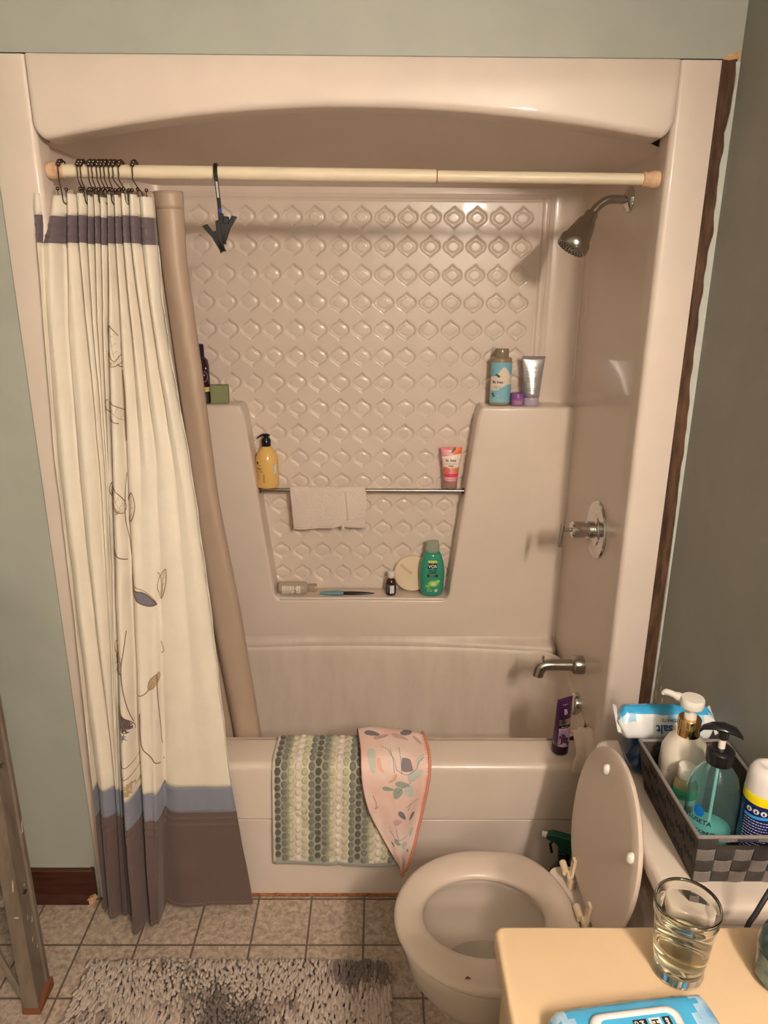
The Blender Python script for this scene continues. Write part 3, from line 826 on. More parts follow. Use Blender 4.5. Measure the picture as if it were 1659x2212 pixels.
f = bm.faces.new([bm.verts.new((-.060 + .007 * cos(a) * q_, -.160 + .004 * sin(a) * q_, .4189)) for a, q_ in [(k * pi / 5, random.uniform(.6, 1.2)) for k in range(10)]])
link('chip', bm, mat('chip_dark', rgb(110, 84, 66), .8), st_)
# lid, raised
lid = new()
def lid_outline(g=0, n=64):
    out = []
    for i in range(n):
        t = 2 * pi * i / n; c, s = cos(t), sin(t)
        if s < 0:  # lower half: taper to the straight hinge edge
            h = .190 + (.190 + g) * s * .97
            y = (.188 + g) * c
            y = (1 if c > 0 else -1) * (.188 + g) * abs(c) ** .72
            if h < .02: h = .02 - (.02 - h) * .5
        else:
            h = .190 + (.180 + g) * s; y = (.188 + g) * c
        out.append((y, h))
    return out
L = []
for g, d in ((-.03, -.002), (-.004, -.001), (0, .001), (0, .008), (-.003, .0115), (-.03, .0125)):
    L.append([(d, y, h) for y, h in lid_outline(g)])
loft(lid, L, True, True, True)
lm = RT @ Matrix.Translation((.215, .020, .424)) @ Matrix.Rotation(radians(8.5), 4, 'Y')
xform(lid.verts, lm)
lido = link('lid', lid, m_seat, toi, ang=60)
for y, h in ((.055, .315), (-.145, .262)):
    bm = new()
    loft(bm, [[(-d, y + r * .9 * cos(a * pi / 8), h + r * 1.25 * sin(a * pi / 8)) for a in range(16)] for r, d in ((.010, -.002), (.010, .006), (.008, .010), (.004, .012))], True, True, True)
    xform(bm.verts, lm); link('bumper', bm, m_white, lido)
m_hinge = mat('cream_hinge_plastic', rgb(228, 206, 176), .35)
for y in (.108, -.020):
    hg = None
    bm = new()
    tube(bm, [(.202, y - .004, .424), (.202, y + .030, .424)], .0085, 14)
    tube(bm, [(.214, y - .012, .385), (.214, y - .012, .418)], .011, 14)
    xform(bm.verts, RT); hg = link('hinge', bm, m_hinge, toi)
    bm = new()
    P = catmull([(.202, y - .008, .427), (.209, y - .012, .426), (.2135, y - .012, .434), (.2150, y - .010, .448), (.2175, y - .010, .470)], 4)
    loops = []
    for i, p_ in enumerate(P):
        a = P[max(0, i - 1)]; b = P[min(len(P) - 1, i + 1)]; d = (b - a).normalized(); s_ = Vector((0, 1, 0)); n_ = d.cross(s_).normalized()
        loops.append([p_ + s_ * .008 + n_ * .004, p_ - s_ * .008 + n_ * .004, p_ - s_ * .008 - n_ * .004, p_ + s_ * .008 - n_ * .004])
    loft(bm, loops, True, True, True)
    xform(bm.verts, RT); arm = link('hinge_arm', bm, m_hinge, toi, bevel=.002)
    for z in (.464, .450):
        bm = new(); sphere(bm, (.2125 + (z - .450) * .1, y - .010, z), .003, 8, 6, (.5, 1, 1)); xform(bm.verts, RT); link('screw_hole', bm, m_black_soft, arm)
# tank
bm = new()
def tk(z, gx, r): return [(x, y, z) for x, y in rrect(.097 - gx, .232 - gx, r, 6, .393, -.020)]
loft(bm, [tk(.375, .03, .03), tk(.39, .015, .03), tk(.45, .010, .035), tk(.66, .004, .035), tk(.672, .006, .035)], True, True, True)
link('tank', bm, m_china, toi, ang=60)
bm = new()
def tl(z, gx): return [(x, y, z) for x, y in rrect(.109 - gx, .248 - gx, .035 - gx * .4, 8, .380, -.020)]
loft(bm, [tl(.668, .008), tl(.672, .001), tl(.678, 0), tl(.698, .0), tl(.706, .004), tl(.7095, .012), tl(.710, .03)], True, True, True)
link('tank_lid', bm, m_china, toi, ang=50)

# ------------------------------------------------------------------ bath rug
m_pile = [mat('chenille_light', rgb(192, 174, 162), .9, var=.12, vscale=90, sheen=.2), mat('chenille_mid', rgb(158, 139, 129), .9, var=.15, vscale=90, sheen=.2), mat('chenille_dark', rgb(116, 101, 95), .9, var=.15, vscale=90, sheen=.2)]
rug = thing('bath_rug', 'shaggy grey bath rug on the vinyl floor', 'rug', (0, 0, 0))
bm = new(); box(bm, -.695, .085, -.74, -.225, .001, .008); link('rug_backing', bm, mat('rug_backing', rgb(120, 108, 100), .9), rug)
bm = new(); rs = random.Random(3)
x = -.70
while x < .090:
    y = -.74
    while y < -.218:
        px, py = x + rs.uniform(-.004, .004), y + rs.uniform(-.004, .004)
        nv = noise.noise(Vector((px * 7, py * 7, 3.3)))
        dirx = .6 * noise.noise(Vector((px * 5, py * 5, 1))) + rs.uniform(-.35, .35); diry = -.75 + .8 * noise.noise(Vector((px * 5, py * 5, 9))) + rs.uniform(-.3, .3)
        Ln = rs.uniform(.018, .026); r = rs.uniform(.0034, .0044)
        e = .004
        p0 = Vector((px, py, .006)); p1 = p0 + Vector((dirx * .35 * Ln, diry * .35 * Ln, Ln * .62)); p2 = p0 + Vector((dirx * Ln * 1.1, diry * Ln * 1.2, Ln * .62))
        d = (p2 - p1).normalized(); s_ = d.cross(Vector((0, 0, 1))).normalized(); n_ = s_.cross(d)
        lp = []
        for p_, rr in ((p0, r * .8), (p1, r), (p2 - d * .002, r * 1.05), (p2 + d * .002, r * .5)):
            lp.append([p_ + (s_ * cos(k * pi / 2.5) + n_ * sin(k * pi / 2.5)) * rr for k in range(5)])
        pn = noise.noise(Vector((px * 6.5, py * 6.5, 21))) + .35 * noise.noise(Vector((px * 22, py * 22, 5))) + rs.uniform(-.12, .12)
        loft(bm, lp, True, False, False, mi=2 if pn > .36 else 1 if pn > .12 else 0)
        y += .0088
    x += .0078
pl = link('rug_pile', bm, m_pile, rug, ang=180); pl['kind'] = 'stuff'

# ------------------------------------------------------------------ stepladder
m_lad = mat('worn_grey_ladder_paint', rgb(122, 108, 94), .55, col2=rgb(98, 85, 72), vscale=16, stretch=(2, 2, .5), bump=.1, bscale=80)
m_fleck = mat('paint_fleck', rgb(214, 206, 190), .6); m_yel = mat('yellow_fleck', rgb(206, 176, 104), .6)
lad = thing('stepladder', 'worn grey wooden stepladder leaning at the left edge', 'ladder', (-1.0, -.36, 0))
sl = .215   # lean towards the wall
def rail(name, x0, x1, y0, dyd, lean, top, taper, m=m_lad):
    bm = new(); L = []
    for z in (.012, top):
        o_ = lean * z; tx = taper * z
        L.append([(x0 + tx, y0 + o_, z), (x1 + tx, y0 + o_, z), (x1 + tx, y0 + dyd * .16 + o_, z), (x1 + tx - .005, y0 + dyd * .2 + o_, z), (x1 + tx - .005, y0 + dyd * .78 + o_, z), (x1 + tx, y0 + dyd * .82 + o_, z), (x1 + tx, y0 + dyd + o_, z), (x0 + tx, y0 + dyd + o_, z)])
    loft(bm, L, True, True, True); return link(name, bm, m, lad, smooth=False, bevel=.0012)
r1 = rail('rail', .178, .216, 0, .072, sl, .98, -.125)
r2 = rail('rail', -.216, -.178, 0, .072, sl, .98, .125)
for s, r_ in ((1, r1), (-1, r2)):
    bm = new(); L = [[(s * .176, -.003, z), (s * .221, -.003, z), (s * .221, .078, z + dz), (s * .176, .078, z + dz)] for z, dz in ((.001, 0), (.014, .018))]
    loft(bm, L, True, True, True); link('rail_foot', bm, mat('brown_rubber_foot', rgb(120, 70, 44), .6), r_, bevel=.002)
for z in (.30, .62):
    o_ = sl * z; wd = .178 - .125 * z
    bm = new(); box(bm, -wd - .004, wd + .004, o_ - .012, o_ + .085, z - .019, z); link('step', bm, m_lad, lad, bevel=.004)
    bm = new(); tube(bm, [(wd + .03, o_ + .03, z - .01), (wd + .0395, o_ + .03, z - .01)], .0065, 10); tube(bm, [(-wd - .0395, o_ + .03, z - .01), (-wd - .03, o_ + .03, z - .01)], .0065, 10) if False else None
    link('rivet', bm, m_chrome_dull, lad)
for s in (1, -1):
    bm = new(); tube(bm, catmull([(s * .172, .02, .035), (s * .14, .03, .10), (s * .085, .055, .21), (s * .04, .075, .285)], 5), .0085, 8); link('step_brace', bm, m_lad, lad)
    bm = new(); L = [[(s * (.148 - .125 * z), .11 + .175 * z, z), (s * (.170 - .125 * z), .11 + .175 * z, z), (s * (.170 - .125 * z), .14 + .175 * z, z), (s * (.148 - .125 * z), .14 + .175 * z, z)] for z in (.002, .96)]
    loft(bm, L, True, True, True); link('rear_leg', bm, m_lad, lad, smooth=False)
bm = new(); box(bm, -.105, .105, sl * .98 - .02, sl * .98 + .11, .975, 1.0); link('top_cap', bm, m_lad, lad, bevel=.004)
def fleck(z, yy, w_, h_, m, face='side'):
    tx = -.125 * z; o_ = sl * z; bm = new()
    k = [(w_ * cos(a * pi / 4) * random.uniform(.6, 1.1), h_ * sin(a * pi / 4) * random.uniform(.7, 1.1)) for a in range(8)]
    if face == 'side': vs = [bm.verts.new((.2162 + tx - (.005 if .2 < yy / .072 < .78 else 0), yy + o_ + sl * b + a, z + b)) for a, b in k]
    else: vs = [bm.verts.new((.197 + tx + a + yy, o_ + sl * b - .0006, z + b)) for a, b in k]
    bm.faces.new(vs); link('paint_fleck', bm, m, r1)
for a in ((.42, .062, .004, .035, m_fleck), (.30, .04, .003, .006, m_fleck), (.22, .030, .002, .016, m_fleck), (.20, .046, .003, .02, m_fleck), (.16, .035, .003, .012, m_fleck), (.13, .05, .002, .01, m_fleck)): fleck(*a)
for a in ((.56, -.012, .008, .045, m_yel, 'front'), (.33, .010, .0015, .018, m_fleck, 'front'), (.25, .006, .008, .002, m_fleck, 'front'), (.47, .0, .002, .003, m_fleck, 'front')): fleck(*a)

# ------------------------------------------------------------------ vanity
van = thing('vanity_cabinet', 'vanity cabinet with tan laminate counter in the right foreground', 'cabinet', (0, 0, 0))
m_lam = mat('tan_laminate', rgb(228, 197, 160), .35, var=.05, vscale=5, bump=.03, bscale=200)
bm = new(); L = []
ol = rrect(.282, .46, .012, 5, .517, -1.311)
for z, g in ((.786, .002), (.788, 0), (.812, 0), (.818, .002), (.820, .006)):
    L.append([(.517 + (x - .517) * (1 - g / .284), -1.311 + (y + 1.311) * (1 - g / .46), z) for x, y in ol])
loft(bm, L, True, True, True); link('countertop', bm, m_lam, van, ang=50)
m_cab = mat('cabinet_cream_paint', rgb(206, 180, 146), .5)
bm = new(); box(bm, .262, .797, -1.76, -.862, .09, .787); box(bm, .31, .797, -1.75, -.87, .0, .09); link('cabinet_body', bm, m_cab, van, bevel=.002)
for y0, y1 in ((-1.30, -.88), (-1.745, -1.32)):
    bm = new(); box(bm, .246, .2615, y0, y1, .12, .76); d_ = link('door', bm, m_cab, van, bevel=.004)
    yk = y0 + .035 if y0 > -1.31 else y1 - .035
    if y0 > -1.31: yk = -.90
    bm = new(); tube(bm, [(.246, yk, .660), (.236, yk, .660)], .005, 10); sphere(bm, (.231, yk, .660), .010, 12, 8); link('knob', bm, m_black, d_)

# glass with pale liquid
m_glass = mat('clear_glass', (.985, .99, .95, 1), .0, trans=1, ior=1.45)
gl = thing('glass', 'clear tumbler with pale yellow liquid on the tan counter', 'glass', (.484, -.925, .8201))
bm = new()
lathe(bm, [(.0005, .001), (.030, .0), (.0345, .002), (.0352, .006), (.0340, .010), (.0345, .016), (.0385, .060), (.0415, .098), (.0432, .101), (.0437, .106), (.0432, .111), (.0440, .114), (.0443, .118), (.0432, .122), (.0415, .122), (.0402, .118), (.0398, .110), (.0365, .060), (.0325, .020), (.028, .013), (.0005, .012)], 48, cap0=True, cap1=True)
link('tumbler', bm, m_glass, gl, ang=180)
bm = new(); lathe(bm, [(.0005, .0122), (.028, .0132), (.0326, .0202), (.0362, .056), (.0005, .056)], 48)
link('liquid', bm, mat('pale_liquid', (.99, .96, .80, 1), .0, trans=1, ior=1.33), gl, ang=60)

# wipes pack in the foreground
wp = thing('wipes_packet', 'blue soft pack of wipes with white lid at the counter front', 'wipes', (.392, -1.055, .8202), (0, 0, radians(7)))
m_wblue = mat('glossy_blue_film', rgb(72, 168, 216), .18, coat=.6, bump=.25, bscale=18)
m_marble = mat('marbled_film', rgb(196, 222, 240), .18, coat=.5, col2=rgb(110, 160, 205), vscale=22, bump=.2, bscale=20)
bm = new(); L = []; nx = 26
for i in range(nx + 1):
    x = -.115 + .23 * i / nx; e = max(0, min(1, (1 - abs(x) / .115) / .14)); h = .004 + .040 * e ** .6 * (1 - .08 * (x / .1) ** 2); hy = .056 * (.84 + .16 * min(1, e * 1.2))
    row = []
    for k in range(24):
        a = 2 * pi * k / 24; c, s = cos(a), sin(a)
        zz = h * .5 + h * .5 * (1 if s > 0 else -1) * abs(s) ** .45
        row.append((x, hy * (1 if c > 0 else -1) * abs(c) ** .6 + .0015 * noise.noise(Vector((x * 40, k, 0))), zz + .0012 * noise.noise(Vector((x * 50, k * .6, 4)))))
    L.append(row)
loft(bm, L, True, True, True)
pk = link('film_pack', bm, [m_wblue, m_marble], wp, ang=180)
for p_ in pk.data.polygons:
    cx, cy = p_.center.x, p_.center.y
    if cx > .055 + .03 * sin(cy * 40) or (-.098 + .010 * sin(cy * 90) < cx < -.082 + .012 * sin(cy * 60 + 1)): p_.material_index = 1
bm = new(); L = []
for z, g in ((.0405, 0), (.0445, 0), (.0475, .002), (.049, .005)): L.append([(x, y, z) for x, y in rrect(.060 - g, .040 - g, .016 - g * .5, 7, -.006, -.004)])
L += [[(x, y, z) for x, y in rrect(.060 - g, .040 - g, .016 - g * .5, 7, -.006, -.004)] for z, g in ((.049, .010), (.0475, .0115))]
loft(bm, L, True, True, True); ld = link('flip_lid', bm, mat('pearl_white_lid', rgb(226, 216, 218), .3), wp, ang=60)
bm = new(); L = [[(x, y, .0481) for x, y in rrect(.048, .029, .009, 6, -.006, -.004)]]; bm.faces.new([bm.verts.new(p_) for p_ in L[0]]); link('lid_label', bm, m_wblue, ld)
flat = lambda z: (lambda u, v: Vector((u, v, z)))
for x0, x1, m_ in ((-.012, .006, m_black_soft), (.009, .024, m_white), (.027, .037, m_black_soft)):
    bm = new(); bm.faces.new([bm.verts.new(q_) for q_ in ((x0, -.03, .0486), (x1, -.03, .0486), (x1, .020, .0486), (x0, .020, .0486))]); link('label_panel', bm, m_, ld, smooth=False)
text('HELLO', .011, flat(.0490), m_ink, ld, .013, .018, -90, bold=.0004); text('HYDRATE', .0042, flat(.0490), m_ink, ld, .0105, .018, -90)
text('MICELLAR', .0075, flat(.0490), m_ink_w, ld, -.0035, .018, -90, bold=.0003); text('CLEANSING', .0062, flat(.0490), m_ink_w, ld, -.0105, .018, -90, bold=.0003)
text('everyday', .0075, flat(.0490), m_ink_w, ld, .0300, .018, -90, bold=.0003)
text('o', .014, flat(.0484), m_ink, ld, -.040, .016, -90, bold=.001)

# bottle cut off at the right edge of the frame
def squashed(bm, prof, sx, sy, seg=36): lathe(bm, prof, seg, sx, sy)
eb = thing('bottle', 'dark teal bottle at the right end of the tan counter', 'bottle', (.628, -.940, .8201))
bm = new(); lathe(bm, [(.020, 0), (.036, .002), (.040, .010), (.041, .055), (.036, .075), (.020, .090), (.014, .094)], 36); link('bottle_body', bm, mat('teal_glass_dark', rgb(70, 104, 104), .08, coat=.5, col2=rgb(24, 44, 50), vscale=22), eb)
bm = new(); lathe(bm, [(.015, .094), (.015, .112), (.013, .114)], 24); link('bottle_cap', bm, m_black, eb)
fn = cyl_fn(.041, -1.0); 
bm = None
patch('bottle_label', fn, -.025, .03, .012, .052, mat('teal_label', rgb(60, 84, 112), .4, col2=rgb(140, 150, 110), vscale=60), eb)

# black cord between tank and counter
cd = new(); tube(cd, catmull([(.7955, -.735, 1.02), (.770, -.745, .93), (.722, -.762, .85), (.697, -.775, .815), (.672, -.789, .780), (.656, -.795, .74), (.652, -.800, .60), (.66, -.80, .30), (.70, -.79, .004)], 6), .0042, 10)
props(link('power_cord', cd, m_black_soft), 'black power cord hanging beside the tank in front of counter', 'cord')

# ------------------------------------------------------------------ basket on the tank
m_wv = mat('grey_woven_strap', rgb(106, 98, 96), .7, col2=rgb(150, 142, 140), vscale=400, stretch=(3, 3, .4), bump=.3, bscale=400)
m_wvd = mat('charcoal_strap', rgb(70, 64, 62), .7, var=.3, vscale=60, bump=.3, bscale=300)
m_wvs = mat('dark_strap_side', rgb(66, 58, 52), .75, var=.2, vscale=30, bump=.2, bscale=300)
bk = thing('storage_basket', 'grey woven storage basket on the toilet tank lid', 'basket', (0, 0, .7102))
BB = [(.632, -.655), (.788, -.655), (.788, -.400), (.632, -.400)]; BT = [(.617, -.678), (.794, -.678), (.794, -.396), (.609, -.396)]; BH = .118
def bpt(side, u, v, off=0):
    """side 0 near,1 right,2 far,3 left; u 0..1 along, v 0..1 up"""
    a0, a1 = Vector(BB[side]), Vector(BB[(side + 1) % 4]); b0, b1 = Vector(BT[side]), Vector(BT[(side + 1) % 4])
    p_ = a0.lerp(a1, u).lerp(b0.lerp(b1, u), v); d = (a1 - a0).normalized(); n_ = Vector((d.y, -d.x))
    return Vector((p_.x + n_.x * off, p_.y + n_.y * off, v * BH))
bm = new(); box(bm, .632, .788, -.655, -.400, 0, .003)
bt_ = link('basket_bottom', bm, m_wvs, bk)
for side in (0, 1, 2, 3):
    hole = side in (0, 2)
    bm = new(); nu, nv = 16, 10; g = [[[bm.verts.new(bpt(side, i / nu, j / nv, o_)) for j in range(nv + 1)] for i in range(nu + 1)] for o_ in (0, -.0035)]
    for i in range(nu):
        for j in range(nv):
            if hole and 3 <= i < 13 and 8 <= j < 9: continue
            for q_ in g: bm.faces.new((q_[i][j], q_[i + 1][j], q_[i + 1][j + 1], q_[i][j + 1]))
    link('basket_wall', bm, m_wvs, bk, ang=180)
    if side in (0,):
        for i in range(5):
            for j in range(4):
                u0, u1 = i / 5, (i + 1) / 5; v0, v1 = j / 4, (j + 1) / 4
                if j == 3 and 1 <= i <= 3: v0 = .92
                lt = (i + j) % 2 == 0
                bm = new(); L = []
                for k in range(5):
                    t = k / 4
                    if lt: bl = .0022 * sin(pi * t); L.append([bpt(side, u0 + (u1 - u0) * (.02 + .96 * t), v0 + (v1 - v0) * q_, .0006 + bl) for q_ in (0, .5, 1)])
                    else: L.append([bpt(side, u0 + (u1 - u0) * t, v0 + (v1 - v0) * q_, .0006 + .0014 * sin(pi * q_)) for q_ in (0, .25, .5, .75, 1)])
                loft(bm, L, False); link('woven_strap', bm, m_wv if lt else m_wvd, bk, ang=180)
        bm = new()
        for i in range(5):
            for j in range(4):
                if j == 3 and 1 <= i <= 3: continue
                if (i + j) % 2 == 0:
                    for k in range(1, 14):
                        t = k / 14; tube(bm, [bpt(0, (i + .02 + .96 * t) / 5 + .0012 * (q_ % 2), (j + .04 + .9 * q_ / 10) / 4, .0012 + .0022 * sin(pi * t)) for q_ in range(11)], .0006, 4)
        link('thread', bm, mat('pale_thread', rgb(160, 150, 146), .8), bk)
bm = new()
for v in (.16, .36, .56, .76):
    for u in [.04 + .31 * k + (.155 if int(v * 5) % 2 else 0) for k in range(3)]:
        P = [bpt(3, min(.97, u + .026 * k), v + (.09 if k % 2 else -.05), .0008) for k in range(7)]
        tube(bm, P, .0008, 4)
link('zigzag_thread', bm, m_black_soft, bk)
bm = new()
for side in range(4):
    tube(bm, [bpt(side, k / 6, 1.0, -.0015) for k in range(7)], .0035, 8)
link('rim_binding', bm, m_wv, bk)

# ---- things in and behind the basket
wb = thing('pump_bottle', 'cream pump bottle with gold collar in the grey basket', 'bottle', (.684, -.449, .7135))
prof = [(.038, 0), (.045, .003), (.047, .010), (.0475, .10), (.046, .130), (.036, .153), (.024, .166), (.021, .170)]
bm = new(); lathe(bm, prof, 40); b_ = link('bottle_body', bm, mat('ombre_cream_plastic', rgb(226, 216, 202), .3, coat=.2), wb, ang=180)
fnb = lathe_fn(prof, -.5)
bm = new()
for k in range(520):
    v = .005 + .10 * random.random() ** 1.6; u = random.uniform(-.065, .065); q_ = [fnb(u, v), fnb(u + .0011, v), fnb(u + .0011, v + .0011), fnb(u, v + .0011)]
    bm.faces.new([bm.verts.new(c_) for c_ in q_])
link('speckle_print', bm, mat('gold_speckle', rgb(150, 118, 78), .4), wb, ang=180)
bm = new(); lathe(bm, [(.0225, .168), (.0225, .203), (.021, .205)], 32); link('gold_collar', bm, mat('gold_metal', (.72, .48, .22, 1), .12, metal=1), wb, ang=40)
bm = new(); lathe(bm, [(.012, .205), (.012, .213), (.006, .215), (.006, .232)], 20); 
hp = Matrix.Translation((0, 0, .240))
loft(bm, [[(.023 * s_ * cos(a * pi / 12), .023 * s_ * sin(a * pi / 12), z) for a in range(24)] for s_, z in ((.5, .229), (.95, .231), (1, .236), (1, .246), (.93, .250), (.5, .2505))], True, True, True)
sd = Vector((-.72, .62, 0)).normalized(); 
tube(bm, catmull([sd * .012 + Vector((0, 0, .241)), sd * .030 + Vector((0, 0, .2415)), sd * .046 + Vector((0, 0, .243)), sd * .056 + Vector((0, 0, .241)), sd * .057 + Vector((0, 0, .236))], 3), [.009] * 4 + [.0065] * 5 + [.005] * 4, 10)
link('pump_head', bm, m_white, wb, ang=50)

sb = thing('bottle', 'small clear bottle with white cap and green label in the basket', 'bottle', (.660, -.517, .7135))
prof = [(.021, 0), (.0235, .003), (.024, .08), (.023, .100), (.018, .112), (.012, .118)]
bm = new(); lathe(bm, prof, 32); link('bottle_body', bm, mat('amber_tint_plastic', rgb(176, 160, 118), .15, trans=.35), sb)
fnb = lathe_fn(prof, -.5)
patch('green_label', fnb, -.042, .042, .078, .098, mat('green_label', rgb(60, 150, 110), .4), sb)
patch('white_label', fnb, -.042, .042, .012, .078, mat('pale_label', rgb(190, 200, 190), .4), sb)
l_ = [text('NATURAL', .008, fnb, m_ink, sb, -.024, .084)]; bm = new()
for k in range(12):
    u = .008 + k * .0013; q_ = [fnb(u, .040), fnb(u + .0007, .040), fnb(u + .0007, .066), fnb(u, .066)]; bm.faces.new([bm.verts.new(c_ + Vector((-.0002, -.0004, 0))) for c_ in q_])
link('barcode', bm, m_ink, sb, ang=180)
bm = new(); lathe(bm, [(.0155, .117), (.0165, .119), (.0165, .139), (.0155, .142), (.010, .1425)], 28); link('bottle_cap', bm, m_white, sb, ang=50)

m_tealg = mat('teal_clear_plastic', (.70, .96, .98, 1), .02, trans=.97, ior=1.25)
tb = thing('pump_bottle', 'clear teal pump bottle with black pump in the grey basket', 'bottle', (.685, -.579, .7135))
prof = [(.036, 0), (.042, .003), (.0455, .012), (.0462, .120), (.0445, .145), (.037, .170), (.024, .188), (.018, .196), (.0175, .202)]
bm = new(); lathe(bm, prof + [(.0165, .202), (.0172, .194), (.023, .186), (.036, .168), (.0430, .144), (.0450, .12), (.0442, .013), (.036, .004)], 48, cap0=True, cap1=True); link('bottle_body', bm, m_tealg, tb, ang=180)
bm = new(); lathe(bm, [(.0005, .0055), (.036, .0055), (.0435, .014), (.0440, .050), (.0005, .064)], 40); link('shampoo', bm, mat('aqua_cream', rgb(150, 216, 210), .3), tb)
bm = new(); lathe(bm, [(.003, .012), (.003, .205)], 10); link('dip_tube', bm, mat('dip_tube', rgb(190, 225, 220), .3), tb)
fnb = lathe_fn(prof, -.75)
blob('blue_dot', fnb, [(-.008 + .010 * cos(a * pi / 8), .112 + .012 * sin(a * pi / 8)) for a in range(16)], mat('blue_dot', rgb(20, 110, 190), .4), tb)
text('LUSETA', .0125, fnb, m_ink, tb, -.026, .088, 0, bold=.0003); text('COCONUT', .0095, fnb, m_ink, tb, -.024, .068, 0, bold=.0003); text('MILK', .006, fnb, m_ink, tb, -.006, .054, 0)
bm = new(); lathe(bm, [(.0235, .198), (.0245, .200), (.0245, .222), (.021, .226), (.012, .228)], 36); link('pump_collar', bm, m_black, tb, ang=40)
bm = new(); lathe(bm, [(.0062, .226), (.0062, .252)], 14); link('pump_stem', bm, m_white, tb)
bm = new(); P = [(-.040, .012, .256), (-.034, .010, .2665), (-.018, .006, .2725), (.0, 0, .274), (.020, -.006, .268), (.030, -.010, .258)]
loops = []
for i, (x, y, z) in enumerate(P):
    wv = (.004, .007, .011, .014, .013, .008)[i]; th = (.004, .004, .005, .006, .006, .003)[i]
    loops.append([(x + .3 * wv * cos(a * pi / 6), y + wv * cos(a * pi / 6), z - th * .5 + th * sin(a * pi / 6)) for a in range(12)])
loft(bm, loops, True, True, True); lathe(bm, [(.009, .248), (.009, .266)], 14); link('pump_head', bm, m_black, tb, ang=60)

ab = thing('spray_can', 'navy aerosol can with white cap and yellow ring in the basket', 'spray can', (.754, -.6205, .7135))
bm = new(); lathe(bm, [(.031, 0), (.0335, .002), (.0335, .150), (.0325, .154)], 40); link('can_body', bm, mat('navy_can', rgb(24, 36, 92), .25, coat=.3), ab, ang=50)
bm = new(); lathe(bm, [(.0340, .154), (.0342, .170), (.0335, .172)], 40); link('yellow_ring', bm, mat('yellow_ring', rgb(238, 214, 20), .35), ab)
bm = new(); lathe(bm, [(.0335, .172), (.033, .190), (.031, .206), (.026, .217), (.018, .2215), (.012, .220), (.008, .217)], 40); link('can_cap', bm, mat('cap_white', rgb(222, 214, 210), .3), ab, ang=60)
fnb = cyl_fn(.0335, -.55)
for k in range(4):
    o_ = blob('icon', fnb, [(-.020 + k * .0125 + .0052 * cos(a * pi / 6), .141 + .0052 * sin(a * pi / 6)) for a in range(12)], m_ink_w, ab)
    bm = new(); q_ = [cyl_fn(.0335, -.55, .0009)(-.020 + k * .0125 + a, .141 + b) for a, b in ((-.002, -.003), (.002, -.003), (.0012, .001), (0, .0035), (-.0012, .001))]; bm.faces.new([bm.verts.new(c_) for c_ in q_]); link('icon_mark', bm, m_ink, o_)
patch('blue_stripe', fnb, -.028, .030, lambda u: .127 + .002 * sin(u * 80), lambda u: .133 + .002 * sin(u * 80), mat('stripe_blue', rgb(60, 150, 220), .4), ab)
lines(cyl_fn(.0335, -.55, .001), -.026, .121, .050, 14, .0058, m_ink_w, ab, .0014)

# small dark tub hidden behind the basket slot is left out: only what the photo shows
nv_ = thing('wipes_packet', 'navy packet on the tank lid beneath the white packet', 'wipes', (.700, -.322, .7102))
def pillow(bm, hx, hy, hz, n=18, wr=.002, seed=0):
    L = []
    for i in range(n + 1):
        x = -hx + 2 * hx * i / n; e = max(0, min(1, (1 - abs(x) / hx) / .16)); h = hz * max(.08, e ** .6); yy = hy * (.86 + .14 * e)
        row = []
        for k in range(24):
            a = 2 * pi * k / 24; c, s = cos(a), sin(a)
            row.append((x, yy * (1 if c > 0 else -1) * abs(c) ** .6 + wr * noise.noise(Vector((x * 45, k * .8, seed))), h * (1 if s > 0 else -1) * abs(s) ** .6 + wr * noise.noise(Vector((x * 45, k * .8, seed + 5)))))
        L.append(row)
    loft(bm, L, True, True, True)
bm = new(); pillow(bm, .092, .045, .037, seed=2); 
for v_ in bm.verts: v_.co.z += .038
link('film_pack', bm, mat('navy_film', rgb(8, 52, 88), .2, coat=.4, var=.3, vscale=20), nv_, ang=180)
sp_ = thing('wipes_packet', 'white and blue packet lying upside down behind the grey basket', 'wipes', (.692, -.322, .8240), (radians(-28), radians(-1), radians(-3)))
m_wf = mat('white_film', rgb(222, 222, 224), .25, coat=.4, bump=.3, bscale=25); m_bf = mat('cyan_film', rgb(56, 160, 214), .2, coat=.4, bump=.3, bscale=25); m_lb = mat('pale_blue_film', rgb(158, 202, 228), .2, coat=.4)
bm = new(); pillow(bm, .104, .022, .037, n=40, seed=9, wr=.003)
pk = link('film_pack', bm, [m_wf, m_bf, m_lb], sp_, ang=180)
for p_ in pk.data.polygons:
    c_ = p_.center; t = c_.z - (.010 + .06 * c_.x - .006 * sin(c_.x * 30))
    if t > .006: p_.material_index = 1
    elif t > -.002: p_.material_index = 2
for s in (-1, 1):
    bm = new(); 
    L = [[(s * (.100 + .008 * k), y, -.012 + .034 * q_ + .004 * ((k + q2) % 2)) for q2, (y, q_) in enumerate([(-.018 + .006 * j, -.4 + .28 * j) for j in range(7)])] for k in range(2)]
    loft(bm, L, False); link('crimped_end', bm, m_wf, sp_, ang=30, solid=.001)
fnp = lambda u, v: Vector((u, -.0255 + 5.0 * (v + .002) ** 2, v))
text('sea salt', .026, fnp, mat('navy_print', rgb(24, 74, 128), .4), sp_, .050, -.006, 180, bold=.0006)
text('HYDRATE', .010, fnp, m_ink, sp_, .030, .008, 180)

